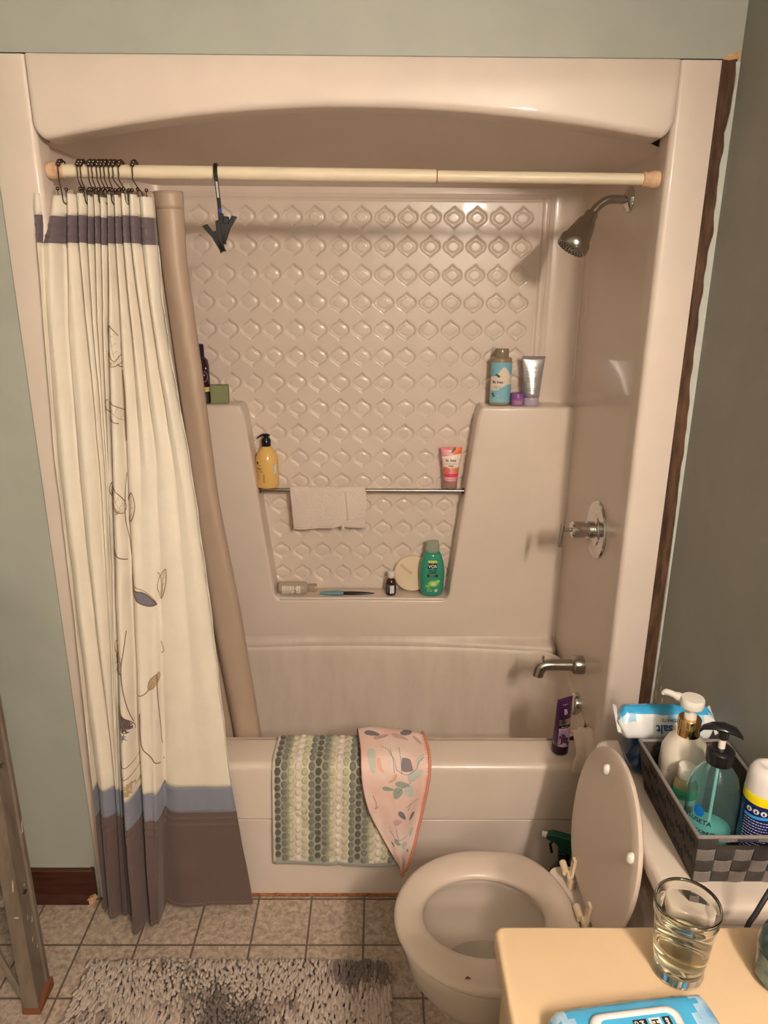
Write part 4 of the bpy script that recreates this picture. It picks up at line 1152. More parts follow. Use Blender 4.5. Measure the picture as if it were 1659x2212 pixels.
# ------------------------------------------------------------------ things on rim
pt = thing('lotion_tube', 'purple squeeze tube standing on its cap at the tub rim corner', 'tube', (.578, .062, .4690), (radians(-2), radians(3), radians(28)))
def sq_loops(h0, h1, r, wtop, n=10, seg=32, thin=.0012, pw=1.0):
    L = []
    for i in range(n + 1):
        t = i / n; z = h0 + (h1 - h0) * t; wx = r + (wtop - r) * t ** pw; wy = r * (1 - t) ** .8 + thin
        L.append([(wx * cos(2 * pi * k / seg), wy * sin(2 * pi * k / seg), z) for k in range(seg)])
    return L
def sq_fn(h0, h1, r, wtop, thin=.0012, off=.0006, pw=1.0):
    def f(u, v):
        t = max(0, min(1, (v - h0) / (h1 - h0))); wx = r + (wtop - r) * t ** pw; wy = r * (1 - t) ** .8 + thin
        q_ = max(-1, min(1, u / wx)); return Vector((u if abs(u) < wx else wx * q_, -wy * sqrt(max(0, 1 - q_ * q_)) - off, v))
    return f
bm = new(); lathe(bm, [(.0225, 0), (.0235, .002), (.0235, .024), (.0225, .026)], 32); link('tube_cap', bm, mat('deep_plum_cap', rgb(40, 18, 42), .3), pt, ang=50)
bm = new(); loft(bm, sq_loops(.026, .168, .0235, .029), True, True, True); link('tube_body', bm, mat('purple_tube', rgb(62, 26, 62), .3, coat=.3), pt, ang=180)
F = sq_fn(.026, .168, .0235, .029); F2 = sq_fn(.026, .168, .0235, .029, off=.0011)
patch('lilac_art', F, -.021, .0215, .027, .082, mat('lilac_art', rgb(206, 180, 200), .35, col2=rgb(160, 120, 160), vscale=30), pt)
blob('lavender_art', F2, [(-.020, .029), (.004, .029), (.010, .036), (.004, .044), (.006, .052), (-.002, .056), (-.006, .064), (-.014, .066), (-.020, .060)], mat('lavender_art', rgb(86, 52, 92), .5, var=.4, vscale=160), pt)
patch('black_band', F, -.021, .0215, .082, .090, m_black, pt)
patch('silver_band', F, -.021, .0215, .090, .108, mat('silver_foil', (.62, .58, .54, 1), .2, metal=1), pt)
text('B', .022, F2, mat('lilac_ink', rgb(226, 196, 220), .4), pt, -.008, .122, 0, bold=.0003); lines(F2, -.011, .150, .020, 1, .004, m_ink_w, pt, .0012)
text('PURPLE', .0062, F2, m_ink, pt, -.016, .097); text('SHAMPOO', .0048, F2, m_ink_w, pt, -.016, .084); text('violet', .006, F2, m_ink, pt, -.016, .071); lines(F2, -.018, .066, .018, 2, .004, m_ink, pt, .001)

# crumpled white cloth at the corner
bm = new(); g = []
ctrl = lambda u, v: (u, v)
for i in range(19):
    u = i / 18; row = []
    for j in range(25):
        v = j / 24
        # drape: from up on the back edge over the rim, then hanging a little down the front
        if v < .25: y, z = .105 - .02 * v * 4 , .500 + .010 * v * 4
        elif v < .62: t = (v - .25) / .37; y, z = .085 - .080 * t, .510 - .018 * t
        else: t = (v - .62) / .38; y, z = .005 - .014 * sin(t * pi / 2), .492 - .050 * t
        x = .607 + .094 * u + .010 * sin(v * 5) * (1 - u)
        nz_ = .010 * noise.noise(Vector((u * 2.5, v * 3.5, 7))) + .008 * abs(sin(u * 6 + v * 2))
        row.append(bm.verts.new((x, y - nz_ * .3, z + nz_ + (.014 * (1 - v / .25) * (1 if .3 < u < .7 else .2) if v < .25 else 0))))
    g.append(row)
for i in range(18):
    for j in range(24): bm.faces.new((g[i][j], g[i + 1][j], g[i + 1][j + 1], g[i][j + 1]))
props(link('washcloth', bm, mat('white_cotton', rgb(226, 208, 192), .9, bump=.2, bscale=300), ang=180, solid=.006), 'crumpled white cloth on the right corner of the tub rim', 'cloth')

# spray bottle on the floor
sb2 = thing('spray_bottle', 'dark spray bottle with green trigger on floor behind toilet', 'bottle', (.575, -.085, 0), (0, 0, radians(160)))
bm = new(); loft(bm, [[(x, y, z) for x, y in rrect(a, b, min(a, b) * .8, 5)] for z, a, b in ((.001, .040, .028), (.004, .043, .031), (.13, .043, .031), (.17, .036, .028), (.205, .018, .018), (.23, .015, .015))], True, True, True); link('bottle_body', bm, mat('dark_purple_bottle', rgb(34, 26, 40), .25), sb2)
bm = new(); lathe(bm, [(.018, .228), (.018, .252), (.012, .256)], 24); link('collar', bm, m_black, sb2)
bm = new(); prism(bm, [(-.030, .256), (-.034, .285), (-.022, .302), (.035, .304), (.052, .296), (.052, .283), (.030, .278), (.014, .262), (.012, .250), (-.012, .250)], -.012, .012)
hd2 = link('trigger_head', bm, mat('green_plastic', rgb(14, 72, 60), .3), sb2, bevel=.004)
bm = new(); tube(bm, [(.030, 0, .280), (.040, 0, .262), (.034, 0, .235)], .004, 8); link('trigger', bm, m_black, hd2)
bm = new(); tube(bm, [(.050, 0, .290), (.064, 0, .290)], .008, 12); link('nozzle', bm, m_white, hd2)

# ------------------------------------------------------------------ towels over the rim
def rim_path(v, off):
    """arc-length v from inside hang over the rim and down the front: returns y,z"""
    pts = [(.130, .420), (.131, .455), (.122, .468), (.108, .4720), (.02, .4690), (.004, .462), (-.003, .445), (-.004, .28), (-.007, .10)]
    P = [Vector((0, a, b)) for a, b in pts]; acc = 0
    for a, b in zip(P, P[1:]):
        l = (b - a).length
        if v <= acc + l or b is P[-1]:
            d = (b - a).normalized(); t = (v - acc); q_ = a + d * t; n_ = Vector((0, d.z, -d.y))
            return q_.y + n_.y * off, q_.z + n_.z * off
        acc += l
VL = 0
_p = [(.130, .420), (.131, .455), (.122, .468), (.108, .4720), (.02, .4690), (.004, .462), (-.003, .445)]
VF = sum(hypot(a[0] - b[0], a[1] - b[1]) for a, b in zip(_p, _p[1:]))   # arc length where the front face begins
def vz(z): return VF + (.445 - z)
def mat_pt(x, v, off):
    wv = .004 * noise.noise(Vector((x * 12, v * 7, 0))) + (.010 * sstep(.25, .5, v) * (.5 + .5 * sin(x * 14 + 1)))
    cr = .006 * math.exp(-((x - (-.20 + (v - .28) * .75)) / .012) ** 2) * sstep(.24, .34, v)
    y, z = rim_path(v, off + .003 + max(0, wv) - (cr if v > .25 else 0) + .004 * sstep(VF - .01, VF + .05, v))
    return Vector((x - .010 * sstep(.15, .45, v) * 0 - .012 * (v / .5), y, z))
def sheet(name, x0, x1, v0, v1, m, parent, off=0, nx=50, nv=70, fn=mat_pt, thick=.003):
    bm = new(); g = [[bm.verts.new(fn(x0 + (x1 - x0) * i / nx, v0 + (v1 - v0) * j / nv, off)) for j in range(nv + 1)] for i in range(nx + 1)]
    for i in range(nx):
        for j in range(nv): bm.faces.new((g[i][j], g[i + 1][j], g[i + 1][j + 1], g[i][j + 1]))
    return link(name, bm, m, parent, ang=180, solid=thick)
bmt_ = thing('bath_mat', 'pebble-patterned green and cream bath mat over the tub rim', 'bath mat', (0, 0, 0))
m_terry = lambda n, c: mat(n, c, .9, bump=.5, bscale=700, var=.12, vscale=60, sheen=.3)
t_base = m_terry('mat_base_cream', rgb(226, 218, 196)); t_base_d = m_terry('mat_base_sage', rgb(168, 166, 146))
PEB = [m_terry('pebble_charcoal', rgb(96, 90, 82)), m_terry('pebble_sage', rgb(128, 127, 114)), m_terry('pebble_olive', rgb(204, 196, 166)), m_terry('pebble_cream', rgb(236, 220, 206))]
v_end = vz(.140)
bs = sheet('mat_cloth', -.226, .130, .0, v_end, [t_base, t_base_d], bmt_)
seq = [0, 1, 2, 3, 2, 1, 0, 1, 2, 3, 2, 1, 0, 1, 2, 3, 2, 1]
colw = .0190
for p_ in bs.data.polygons:
    i_ = int(p_.index / 70); xx = -.226 + .356 * (i_ + .5) / 50; c_ = int((xx + .224) / colw)
    p_.material_index = 1 if 0 <= c_ < 18 and seq[c_] < 2 else 0
bm = new()
for c_ in range(18):
    xc = -.2165 + c_ * colw
    if xc > .120: break
    nrow = int(v_end / .0250)
    for r_ in range(nrow):
        vc = .012 + r_ * .0250 + (.0125 if c_ % 2 else 0)
        if vc > v_end - .016: continue
        R = .0090; L = []
        ctr = mat_pt(xc, vc, .0066)
        prev = None
        for rr, hh in ((1.0, .001), (.90, .0040), (.55, .0062)):
            row = [bm.verts.new(mat_pt(xc + R * rr * cos(k * pi / 6), vc + R * rr * sin(k * pi / 6) * 1.22, hh)) for k in range(12)]
            if prev:
                for k in range(12):
                    f = bm.faces.new((prev[k], prev[(k + 1) % 12], row[(k + 1) % 12], row[k])); f.material_index = seq[c_]
            prev = row
        cc = bm.verts.new(ctr)
        for k in range(12):
            f = bm.faces.new((prev[k], prev[(k + 1) % 12], cc)); f.material_index = seq[c_]
pb = link('pebble_tufts', bm, PEB, bmt_, ang=180); pb['kind'] = 'stuff'
sheet('bottom_hem', -.227, .131, v_end - .010, v_end + .001, m_terry('hem_grey', rgb(160, 160, 150)), bmt_, off=.001, nv=3, thick=.006)
sheet('side_hem', -.231, -.223, .0, v_end, m_terry('hem_cream', rgb(212, 204, 188)), bmt_, off=.0005, nx=3, thick=.006)

# pink floral hair wrap
pw_ = thing('hair_towel', 'pink floral hair towel wrap draped over rim beside the bath mat', 'towel', (0, 0, 0))
def cap_pt(u, v, off):
    """u 0..1 across, v arc length"""
    v0, v1 = .035, vz(.135)
    t = (v - v0) / (v1 - v0); t = max(0, min(1, t))
    xl = -.004 + .022 * t + .105 * t ** 2.2; xr = .188 + .030 * sin(min(1, t * 2.6) * pi / 2) * (1 - t) ** .3 - .058 * t ** 1.6
    xl += .004 * sin(t * 9); x = xl + (xr - xl) * u
    wv = .010 * sin(u * 5 + t * 3) ** 2 * sstep(.3, .6, t) + .004 * noise.noise(Vector((u * 4, t * 5, 3)))
    y, z = rim_path(v, off + .0105 + .015 * sstep(.185, .135, x) + .004 * sin(pi * u) + max(0, wv) * .7)
    if t < .25: z += .006 * sin(u * 7) * (1 - t / .25)
    return Vector((x, y, z))
m_pinkc = bpy.data.materials.new('pink_floral'); m_pinkc = mat('pink_floral', rgb(240, 224, 214), .75, col2=rgb(233, 186, 174), vscale=7, bump=.1, bscale=800, sheen=.2)
sheet('cloth', 0, 1, .035, vz(.135), m_pinkc, pw_, nx=40, nv=60, fn=cap_pt, thick=.003)
m_coral = mat('coral_hem', rgb(222, 146, 124), .8, bump=.6, bscale=300)
bm = new(); P = [cap_pt(.985, .035 + (vz(.135) - .035) * k / 60, .003) for k in range(61)]; tube(bm, P, .0042, 8); link('coral_hem', bm, m_coral, pw_)
bm = new(); P = [cap_pt(.0, .035 + (vz(.135) - .035) * k / 60, .0015) for k in range(61)]; tube(bm, P, .0012, 6); link('edge_stitch', bm, mat('dark_coral_thread', rgb(140, 84, 78), .8), pw_)
bm = new()
for k in range(62):
    a = cap_pt(.93, .035 + (vz(.135) - .035) * k / 62, .0026); b = cap_pt(.975, .035 + (vz(.135) - .035) * k / 62, .0026); tube(bm, [a, b], .0009, 4)
link('elastic_ribs', bm, m_coral, pw_)
bm = new(); e_ = cap_pt(.6, vz(.135), .003); tube(bm, catmull([e_, e_ + Vector((.006, -.004, -.008)), e_ + Vector((.002, -.006, -.014)), e_ + Vector((-.003, -.004, -.004))], 4), .003, 8); link('button_loop', bm, m_coral, pw_)
def cu(u, v, o_=.0026): return cap_pt(u, .035 + (vz(.135) - .035) * v, o_)
def pleaf(cx, cy, l, wd, ang, m, name='leaf_print'):
    a = radians(ang); out = []
    for i in range(12):
        t = 2 * pi * i / 12; x = l * .5 * cos(t); y = wd * .5 * sin(t) * (1 - .35 * cos(t))
        out.append((cx + (x * cos(a) - y * sin(a)) / .19, cy + (x * sin(a) + y * cos(a)) / .50))
    blob(name, lambda u, v: cu(u, v), out, m, pw_, 2)
pg = mat('print_sage', rgb(158, 166, 158), .7); pg2 = mat('print_sage_pale', rgb(196, 198, 188), .7); pgr = mat('print_grey', rgb(128, 118, 124), .7); pmv = mat('print_mauve', rgb(204, 168, 164), .7); ppk = mat('print_peach', rgb(232, 176, 156), .7)
for a in ((.20, .10, .045, .022, 20, pgr), (.32, .13, .05, .018, -25, pmv), (.72, .07, .045, .020, -35, pgr), (.86, .12, .040, .014, 60, pmv), (.60, .12, .05, .02, 30, pmv),
          (.60, .37, .045, .020, 15, pg), (.70, .42, .04, .026, 70, pg2), (.52, .43, .042, .026, 110, pg), (.38, .40, .034, .014, 10, pg), (.78, .33, .045, .022, -20, pg2), (.66, .30, .034, .015, 10, pgr),
          (.16, .28, .045, .022, 80, pg2), (.28, .30, .026, .008, 40, ppk), (.45, .34, .028, .008, -30, ppk), (.85, .27, .034, .012, -50, pg2),
          (.60, .58, .036, .018, 50, pgr), (.50, .63, .036, .02, -20, pmv), (.78, .60, .030, .012, 120, pgr), (.80, .72, .036, .014, 100, pg2), (.42, .78, .036, .020, 20, pg), (.62, .80, .036, .026, -20, pg2), (.25, .80, .02, .01, 60, pgr), (.75, .85, .02, .01, 30, pg)):
    pleaf(*a)
def pstem(pts):
    bm = new(); tube(bm, [cu(p_.x, p_.y, .0030) for p_ in catmull([(a, b, 0) for a, b in pts], 5)], .00055, 4); link('stem_print', bm, pgr, pw_)
for s_ in (((.3, .22), (.42, .26), (.5, .30), (.66, .33), (.8, .30), (.9, .26)), ((.42, .24), (.48, .32)), ((.55, .23), (.58, .33)), ((.52, .43), (.62, .38), (.72, .36)), ((.14, .44), (.17, .50), (.13, .54), (.19, .52)), ((.65, .52), (.78, .50), (.88, .49)), ((.70, .55), (.74, .50)), ((.3, .70), (.38, .76), (.5, .76), (.7, .74)), ((.45, .68), (.46, .76)), ((.5, .88), (.6, .92), (.55, .96)), ((.2, .08), (.30, .14), (.42, .12))): pstem(s_)

# ------------------------------------------------------------------ washcloth over the bar
wc = thing('washcloth', 'beige terry washcloth folded over the steel bar in the niche', 'cloth', (0, .640, 1.075))
m_tc = mat('beige_terry', rgb(242, 224, 212), .95, bump=.6, bscale=420, var=.14, vscale=200, sheen=.3)
def wc_pt(u, v):
    """v: -1 back hem .. 0 over the bar .. 1 front hem"""
    lf = .136 - .012 * u - (.036 * max(0, (u - .55) / .45) ** 1.2); lb = .122 + .018 * u
    x = -.240 + .252 * u
    f = .0012 * noise.noise(Vector((u * 14, v * 3, 0))) + .003 * sin(u * 17 + v * 2) * abs(v)
    R = .0105
    if abs(v) < .12: a = v / .12 * pi / 2; return Vector((x, -R * sin(a) + f * .3, R * cos(a) + .0015))
    t = (abs(v) - .12) / .88
    if v > 0: return Vector((x + .008 * t * (1 - u), -R - .002 * sin(t * pi) + f, .0015 - lf * t))
    return Vector((x + .003 - .004 * t, R * .7 + f * .4, .0015 - lb * t))
def wc_sheet(v0, v1, name, th=.0045):
    bm = new(); nx_, nv = 56, 40; g = [[bm.verts.new(wc_pt(i / nx_, v0 + (v1 - v0) * j / nv)) for j in range(nv + 1)] for i in range(nx_ + 1)]
    for i in range(nx_):
        for j in range(nv): bm.faces.new((g[i][j], g[i + 1][j], g[i + 1][j + 1], g[i][j + 1]))
    return link(name, bm, m_tc, wc, ang=180, solid=th)
wc_sheet(-1, 1, 'terry_cloth')
bm = new(); P = [wc_pt(k / 40, 1.0) for k in range(41)] + [wc_pt(1, 1 - k / 20) for k in range(1, 18)]; tube(bm, P, .0030, 8); link('bound_hem', bm, m_tc, wc)
bm = new(); 
L = []
for k in range(13):
    u = .74 + .020 * sin(k / 12 * 2); L.append([wc_pt(u - .012 + .024 * q_ / 4, .14 + .80 * k / 12) + Vector((0, -.004 * sin(pi * q_ / 4) - .0015, 0)) for q_ in range(5)])
loft(bm, L, False); link('fold', bm, m_tc, wc, ang=180, solid=.002)
for u, l in ((.30, .018), (.70, .012)):
    bm = new(); c_ = wc_pt(u, -1); box(bm, c_.x - (.009 if u < .5 else .004), c_.x + (.009 if u < .5 else .004), c_.y - .004, c_.y - .003, c_.z - l + (.004 if u < .5 else .006), c_.z + .012); link('care_tag', bm, mat('white_tag', rgb(226, 220, 214), .7), wc, smooth=False)

# ------------------------------------------------------------------ bottles in the niche, on bar and shelves
lu = thing('pump_bottle', 'yellow pump bottle with black pump above the left end of bar', 'bottle', (-.3165, .6550, 1.0826), (0, 0, 0))
prof = [(.030, 0), (.0355, .002), (.0375, .008), (.0378, .080), (.0365, .100), (.031, .117), (.020, .131), (.0145, .137), (.0135, .145)]
bm = new(); lathe(bm, prof, 40); link('bottle_body', bm, mat('mustard_plastic', rgb(238, 194, 116), .22, coat=.3), lu, ang=180)
F = lathe_fn(prof, -.55)
blob('logo_dot', F, [(-.010 + .0048 * cos(a * pi / 6), .088 + .0052 * sin(a * pi / 6)) for a in range(12)], m_ink, lu)
text('LUSETA', .0058, F, m_ink, lu, -.015, .077); text('AMINO', .0066, F, m_ink, lu, -.014, .067, bold=.0002); text('ACTIVE #1', .0056, F, m_ink, lu, -.014, .060); 
bm = None
patch('rule_line', F, -.014, .014, .0575, .0582, m_ink, lu)
lines(F, -.014, .052, .014, 4, .006, m_ink, lu, .0012); text('16.9 oz', .0045, F, m_ink, lu, -.013, .014)
for s in (-1, 1):
    bm = new(); tube(bm, [F(.014 + s * .0035 * sin(k * .9), .022 + .0036 * k) for k in range(9)], .0005, 4); link('helix_print', bm, m_ink, lu)
patch('side_label', F, .046, .060, .052, .082, m_ink_w, lu); text('amino acids', .006, lathe_fn(prof, -.55, .001), m_ink, lu, .050, .056, 90)
bm = new(); lathe(bm, [(.0148, .140), (.0155, .142), (.0155, .160), (.0140, .162), (.0125, .164), (.0125, .168)], 30); link('pump_collar', bm, m_black, lu, ang=40)
bm = new(); L = []
for x, y, z, a, b in ((.013, 0, .1755, .008, .003), (.004, 0, .1775, .010, .004), (-.008, -.001, .1780, .010, .004), (-.020, -.002, .174, .008, .0035), (-.029, -.003, .166, .005, .003)):
    L.append([(x, y + a * cos(k * pi / 6), z + b * sin(k * pi / 6)) for k in range(12)])
loft(bm, L, True, True, True); lathe(bm, [(.008, .166), (.008, .176)], 16); link('pump_head', bm, m_black, lu, ang=60)

pk_ = thing('lotion_tube', 'pink and white squeeze tube standing at right end of the bar', 'tube', (.2985, .6560, 1.0826), (0, 0, 0))
bm = new(); lathe(bm, [(.0215, 0), (.0225, .001), (.0225, .019), (.0215, .021)], 32); link('tube_cap', bm, mat('clear_cap', rgb(206, 176, 156), .12, trans=.55), pk_, ang=50)
bm = new(); loft(bm, sq_loops(.021, .139, .0225, .036, thin=.0014), True, True, True); link('tube_body', bm, mat('rose_tube', rgb(234, 142, 148), .3, coat=.3), pk_, ang=180)
F = sq_fn(.021, .139, .0225, .036, thin=.0014); F2 = sq_fn(.021, .139, .0225, .036, thin=.0014, off=.0011); F3 = sq_fn(.021, .139, .0225, .036, thin=.0014, off=.0016)
patch('white_panel', F, -.031, .0315, lambda u: .072 - .20 * u * (1 if u < 0 else .0) * -1 - .012 * (u > 0) * 0, lambda u: .113 + .16 * u, mat('panel_white', rgb(236, 224, 208), .4), pk_)
patch('orange_art', F, .004, .0345, lambda u: .1135 + .16 * u, .1385, mat('orange_art', rgb(236, 104, 40), .4), pk_)
blob('leaf_art', F2, [(-.003, .119), (.006, .123), (.013, .131), (.015, .138), (.008, .138), (.002, .130)], mat('leaf_art', rgb(62, 72, 34), .5), pk_)
blob('grapefruit_art', F2, [(-.030 + .012 + .0135 * cos(a * pi / 8) , .062 + .0125 * sin(a * pi / 8)) for a in range(16)], mat('grapefruit', rgb(226, 120, 96), .5, var=.2, vscale=300), pk_)
blob('orange_slice', F2, [(.006, .064), (.016, .070), (.028, .074), (.027, .060), (.020, .054), (.010, .056)], mat('orange_slice', rgb(232, 146, 52), .5, var=.3, vscale=200), pk_)
patch('crimson_patch', F, -.025, .0255, .041, .052, mat('crimson_patch', rgb(222, 62, 92), .4), pk_)
text('St. Ives', .0125, F3, m_ink, pk_, -.020, .092, 0, bold=.0003); text('RADIANT SKIN', .0056, F3, mat('red_ink', rgb(170, 70, 60), .5), pk_, -.020, .083); patch('red_pill', F3, -.009, .007, .076, .0795, mat('red_pill', rgb(168, 70, 62), .5), pk_)
lines(F2, -.020, .036, .040, 2, .007, m_ink_w, pk_, .0025); lines(F2, -.026, .122, .024, 2, .006, m_ink_w, pk_, .002)

vo = thing('shampoo_bottle', 'green shampoo bottle with clear cap, right end of niche floor', 'bottle', (.2440, .642, .6955))
prof = [(.030, 0), (.0345, .003), (.0375, .010), (.0400, .030), (.0420, .070), (.0415, .095), (.037, .125), (.030, .148), (.0245, .160)]
bm = new(); lathe(bm, prof, 44, 1.04, .62); link('bottle_body', bm, mat('green_shampoo', rgb(64, 168, 142), .12, trans=.25, coat=.4), vo, ang=180)
bm = new(); lathe(bm, [(.0215, .160), (.0235, .163), (.0235, .176), (.0215, .194), (.020, .198), (.015, .199)], 36, 1, .8); link('bottle_cap', bm, mat('frosted_clear_cap', rgb(196, 206, 192), .15, trans=.5), vo, ang=60)
F = lathe_fn(prof, 0, .0008, 1.04, .62); F2 = lathe_fn(prof, 0, .0014, 1.04, .62); F3 = lathe_fn(prof, 0, .0020, 1.04, .62)
patch('yellow_flag', F, -.017, .017, .126, .134, mat('yellow_flag', rgb(224, 214, 92), .4), vo); text('SINCE 1955', .0052, F2, m_ink, vo, 0, .128, align='CENTER')
blob('logo_panel', F, [(x, .1145 + y) for x, y in rrect(.0165, .0100, .004, 3)], m_black, vo); text('VO5', .0155, F2, m_ink_w, vo, 0, .109, align='CENTER', bold=.0005)
text('KIWI LIME', .0060, F, m_ink, vo, 0, .0965, align='CENTER', bold=.0003); text('SQUEEZE', .0060, F, m_ink, vo, 0, .0890, align='CENTER', bold=.0003)
blob('black_panel', F, [(x, .0795 + y) for x, y in rrect(.0175, .0048, .0015, 2)], m_black, vo); text('CLARIFYING', .0045, F2, m_ink_w, vo, 0, .0785, align='CENTER')
for cx, cy, r_, m_ in ((.004, .050, .0165, rgb(128, 190, 84)), (.004, .050, .0100, rgb(196, 216, 130)), (-.016, .040, .0075, rgb(120, 190, 90)), (.019, .058, .0075, rgb(150, 206, 90)), (-.010, .030, .006, rgb(96, 170, 80))):
    k_ = 10; blob('fruit_art', F if r_ > .012 else F2, [(cx + r_ * cos(a * 2 * pi / k_) * 1.15, cy + r_ * sin(a * 2 * pi / k_) * .8) for a in range(k_)], mat('fruit_green', m_, .5), vo)
blob('fruit_seed', F3, [(.004 + .004 * cos(a * pi / 4), .050 + .003 * sin(a * pi / 4)) for a in range(8)], m_ink_w, vo)
blob('seal_print', F2, [(.014 + .0062 * cos(a * pi / 6), .024 + .0062 * sin(a * pi / 6)) for a in range(12)], mat('seal_pale', rgb(190, 205, 180), .5), vo)
lines(F, -.018, .026, .022, 2, .005, m_ink_w, vo, .0013); text('12.5 oz', .004, F, m_ink, vo, -.012, .010)

br = thing('bottle', 'small brown glass bottle with white cap on niche floor', 'bottle', (.1015, .640, .6955))
prof = [(.012, 0), (.0165, .001), (.0175, .005), (.0175, .050), (.0155, .056), (.010, .061), (.009, .066)]
bm = new(); lathe(bm, prof, 30); link('bottle_body', bm, mat('amber_glass', rgb(84, 44, 20), .08, trans=.3, coat=.5), br, ang=180)
F = lathe_fn(prof, 0); patch('blue_label', F, -.026, .026, .006, .046, mat('label_dark', rgb(34, 36, 56), .4), br); F2 = lathe_fn(prof, 0, .0012)
patch('white_label', F2, -.004, .011, .010, .040, m_ink_w, br); lines(F2, -.014, .040, .008, 6, .005, m_ink_w, br)
bm = new(); lathe(bm, [(.0115, .065), (.012, .066), (.012, .083), (.011, .085)], 24); link('bottle_cap', bm, m_white, br, ang=50)

dk = thing('exfoliating_pad', 'round cream pad with strap leaning against the patterned niche wall', 'sponge', (.176, .664, .6958), (radians(-10), 0, 0))
bm = new(); loft(bm, [[(r * cos(a * pi / 24), y, .0655 + r * sin(a * pi / 24)) for a in range(48)] for r, y in ((.050, .012), (.063, .012), (.0648, .008), (.0648, .002), (.063, -.002), (.058, -.003), (.02, -.003))], True, True, True)
link('pad', bm, mat('cream_pad', rgb(226, 206, 176), .8, bump=.1, bscale=100), dk, ang=60)
bm = new(); strap(bm, [(-.0, -.003, .0), (.0, -.0075, .012), (.0, -.0078, .040), (.0, -.003, .052)], .0042, .0008)
xform(bm.verts, Matrix.Translation((-.040, 0, .098)) @ Matrix.Rotation(radians(128), 4, 'Y')); link('pad_strap', bm, mat('strap_tan', rgb(206, 188, 150), .6), dk)

ol = thing('bottle', 'clear bottle lying on its side at left of niche floor', 'bottle', (-.2920, .640, .7185), (0, radians(90), 0))
ol.rotation_euler = (0, radians(90), 0)
prof = [(.016, 0), (.0215, .002), (.0225, .008), (.0225, .086), (.0200, .097), (.0125, .103), (.0105, .106)]
bm = new(); lathe(bm, prof, 36); link('bottle_body', bm, mat('milky_clear_plastic', rgb(216, 200, 182), .15, trans=.4), ol, ang=180)
bm = new(); lathe(bm, [(.0150, .104), (.0155, .107), (.0150, .114), (.0155, .128), (.014, .134)], 28); link('bottle_cap', bm, mat('clear_cap_b', rgb(212, 190, 165), .1, trans=.55), ol, ang=60)
# label faces the room (-y); bottle axis along x
F = lathe_fn(prof, 0); F2 = lathe_fn(prof, 0, .0012)
patch('white_label', F, -.0150, .0185, .014, .078, mat('label_cream', rgb(234, 222, 208), .5), ol)
text('OLAPLEX', .0105, F2, m_ink, ol, -.0170, .0560, 0, bold=.0002, sx=.85); text('N°.5', .0085, F2, m_ink, ol, -.0150, .0460, 0); text('BOND MAINTENANCE', .0036, F2, m_ink, ol, -.0150, .0390, 0); text('CONDITIONER', .0036, F2, m_ink, ol, -.0150, .0340, 0)
lines(F2, -.015, .029, .024, 2, .004, m_ink, ol); lines(F2, -.015, .018, .026, 1, .004, m_ink, ol); lines(F2, -.015, .072, .026, 1, .004, m_ink, ol)

ff = thing('foot_file', 'blue and black foot file lying on niche floor', 'foot file', (-.050, .628, .6955), (0, 0, 0))
def slab(bm, outline, y0, y1, z_):
    a = [bm.verts.new((x, y0 - 0, z)) for x, z in outline]
bm = new(); L = []
for i in range(15):
    t = i / 14; x = -.097 + .082 * t; hw = .0105 * sin(pi * min(1, .08 + t * .62)) ** .6; L.append([(x, hw * 1.2 * cos(k * pi / 6), .0085 + hw * .75 * sin(k * pi / 6)) for k in range(12)])
loft(bm, L, True, True, True); link('file_head', bm, mat('dusty_blue_abrasive', rgb(120, 156, 166), .9, bump=.5, bscale=600), ff)
bm = new(); L = []
for i in range(15):
    t = i / 14; x = -.016 + .110 * t; hw = .0090 * (1 - .25 * t) * sin(pi * min(1, .25 + t * .74)) ** .45; L.append([(x, hw * cos(k * pi / 6), .0085 + hw * .75 * sin(k * pi / 6)) for k in range(12)])
loft(bm, L, True, True, True); link('file_handle', bm, m_black, ff)

iv = thing('bottle', 'tall body wash bottle with blue and white label on right shelf', 'bottle', (.4460, .640, 1.3665))
prof = [(.028, 0), (.0325, .002), (.0335, .006), (.0335, .145), (.0325, .150), (.026, .152)]
bm = new(); lathe(bm, prof, 40, 1, .8); link('bottle_body', bm, mat('tan_clear_body', rgb(176, 156, 128), .15, trans=.3, coat=.3), iv, ang=60)
bm = new(); lathe(bm, [(.0215, .152), (.0220, .154), (.0220, .176), (.020, .179)], 32, 1, .8); link('bottle_cap', bm, mat('tan_cap', rgb(168, 150, 124), .15, trans=.4), iv, ang=50)
F = lathe_fn(prof, 0, .0006, 1, .8); F2 = lathe_fn(prof, 0, .0011, 1, .8); F3 = lathe_fn(prof, 0, .0016, 1, .8)
patch('blue_label', F, -.043, .047, .010, .137, mat('sky_blue_label', rgb(132, 186, 206), .4, var=.08, vscale=30), iv)
patch('salt_art', F2, -.040, .046, lambda u: .058 + .0045 * sin(u * 90) + .28 * u, lambda u: .092 + .030 * math.exp(-((u - .006) / .018) ** 2) + .1 * max(0, u), mat('salt_white', rgb(232, 218, 202), .6, bump=.4, bscale=200), iv)
for cx, cy in ((-.016, .098), (-.010, .094), (-.028, .038), (-.024, .032)): blob('leaf_art', F3, [(cx + .0055 * cos(a * pi / 4), cy + .0035 * sin(a * pi / 4)) for a in range(8)], mat('moss_green', rgb(70, 96, 50), .6), iv)
text('St. Ives', .0120, F3, m_ink, iv, -.030, .072, bold=.0003); text('SEA SALT &', .0042, F3, m_ink, iv, -.024, .061); text('PACIFIC KELP', .0042, F3, m_ink, iv, -.025, .056); text('gently', .007, F2, m_ink_w, iv, -.022, .030); lines(F2, -.024, .022, .040, 2, .005, m_ink_w, iv)
text('BODY WASH', .008, F3, m_ink, iv, .042, .020, 90)

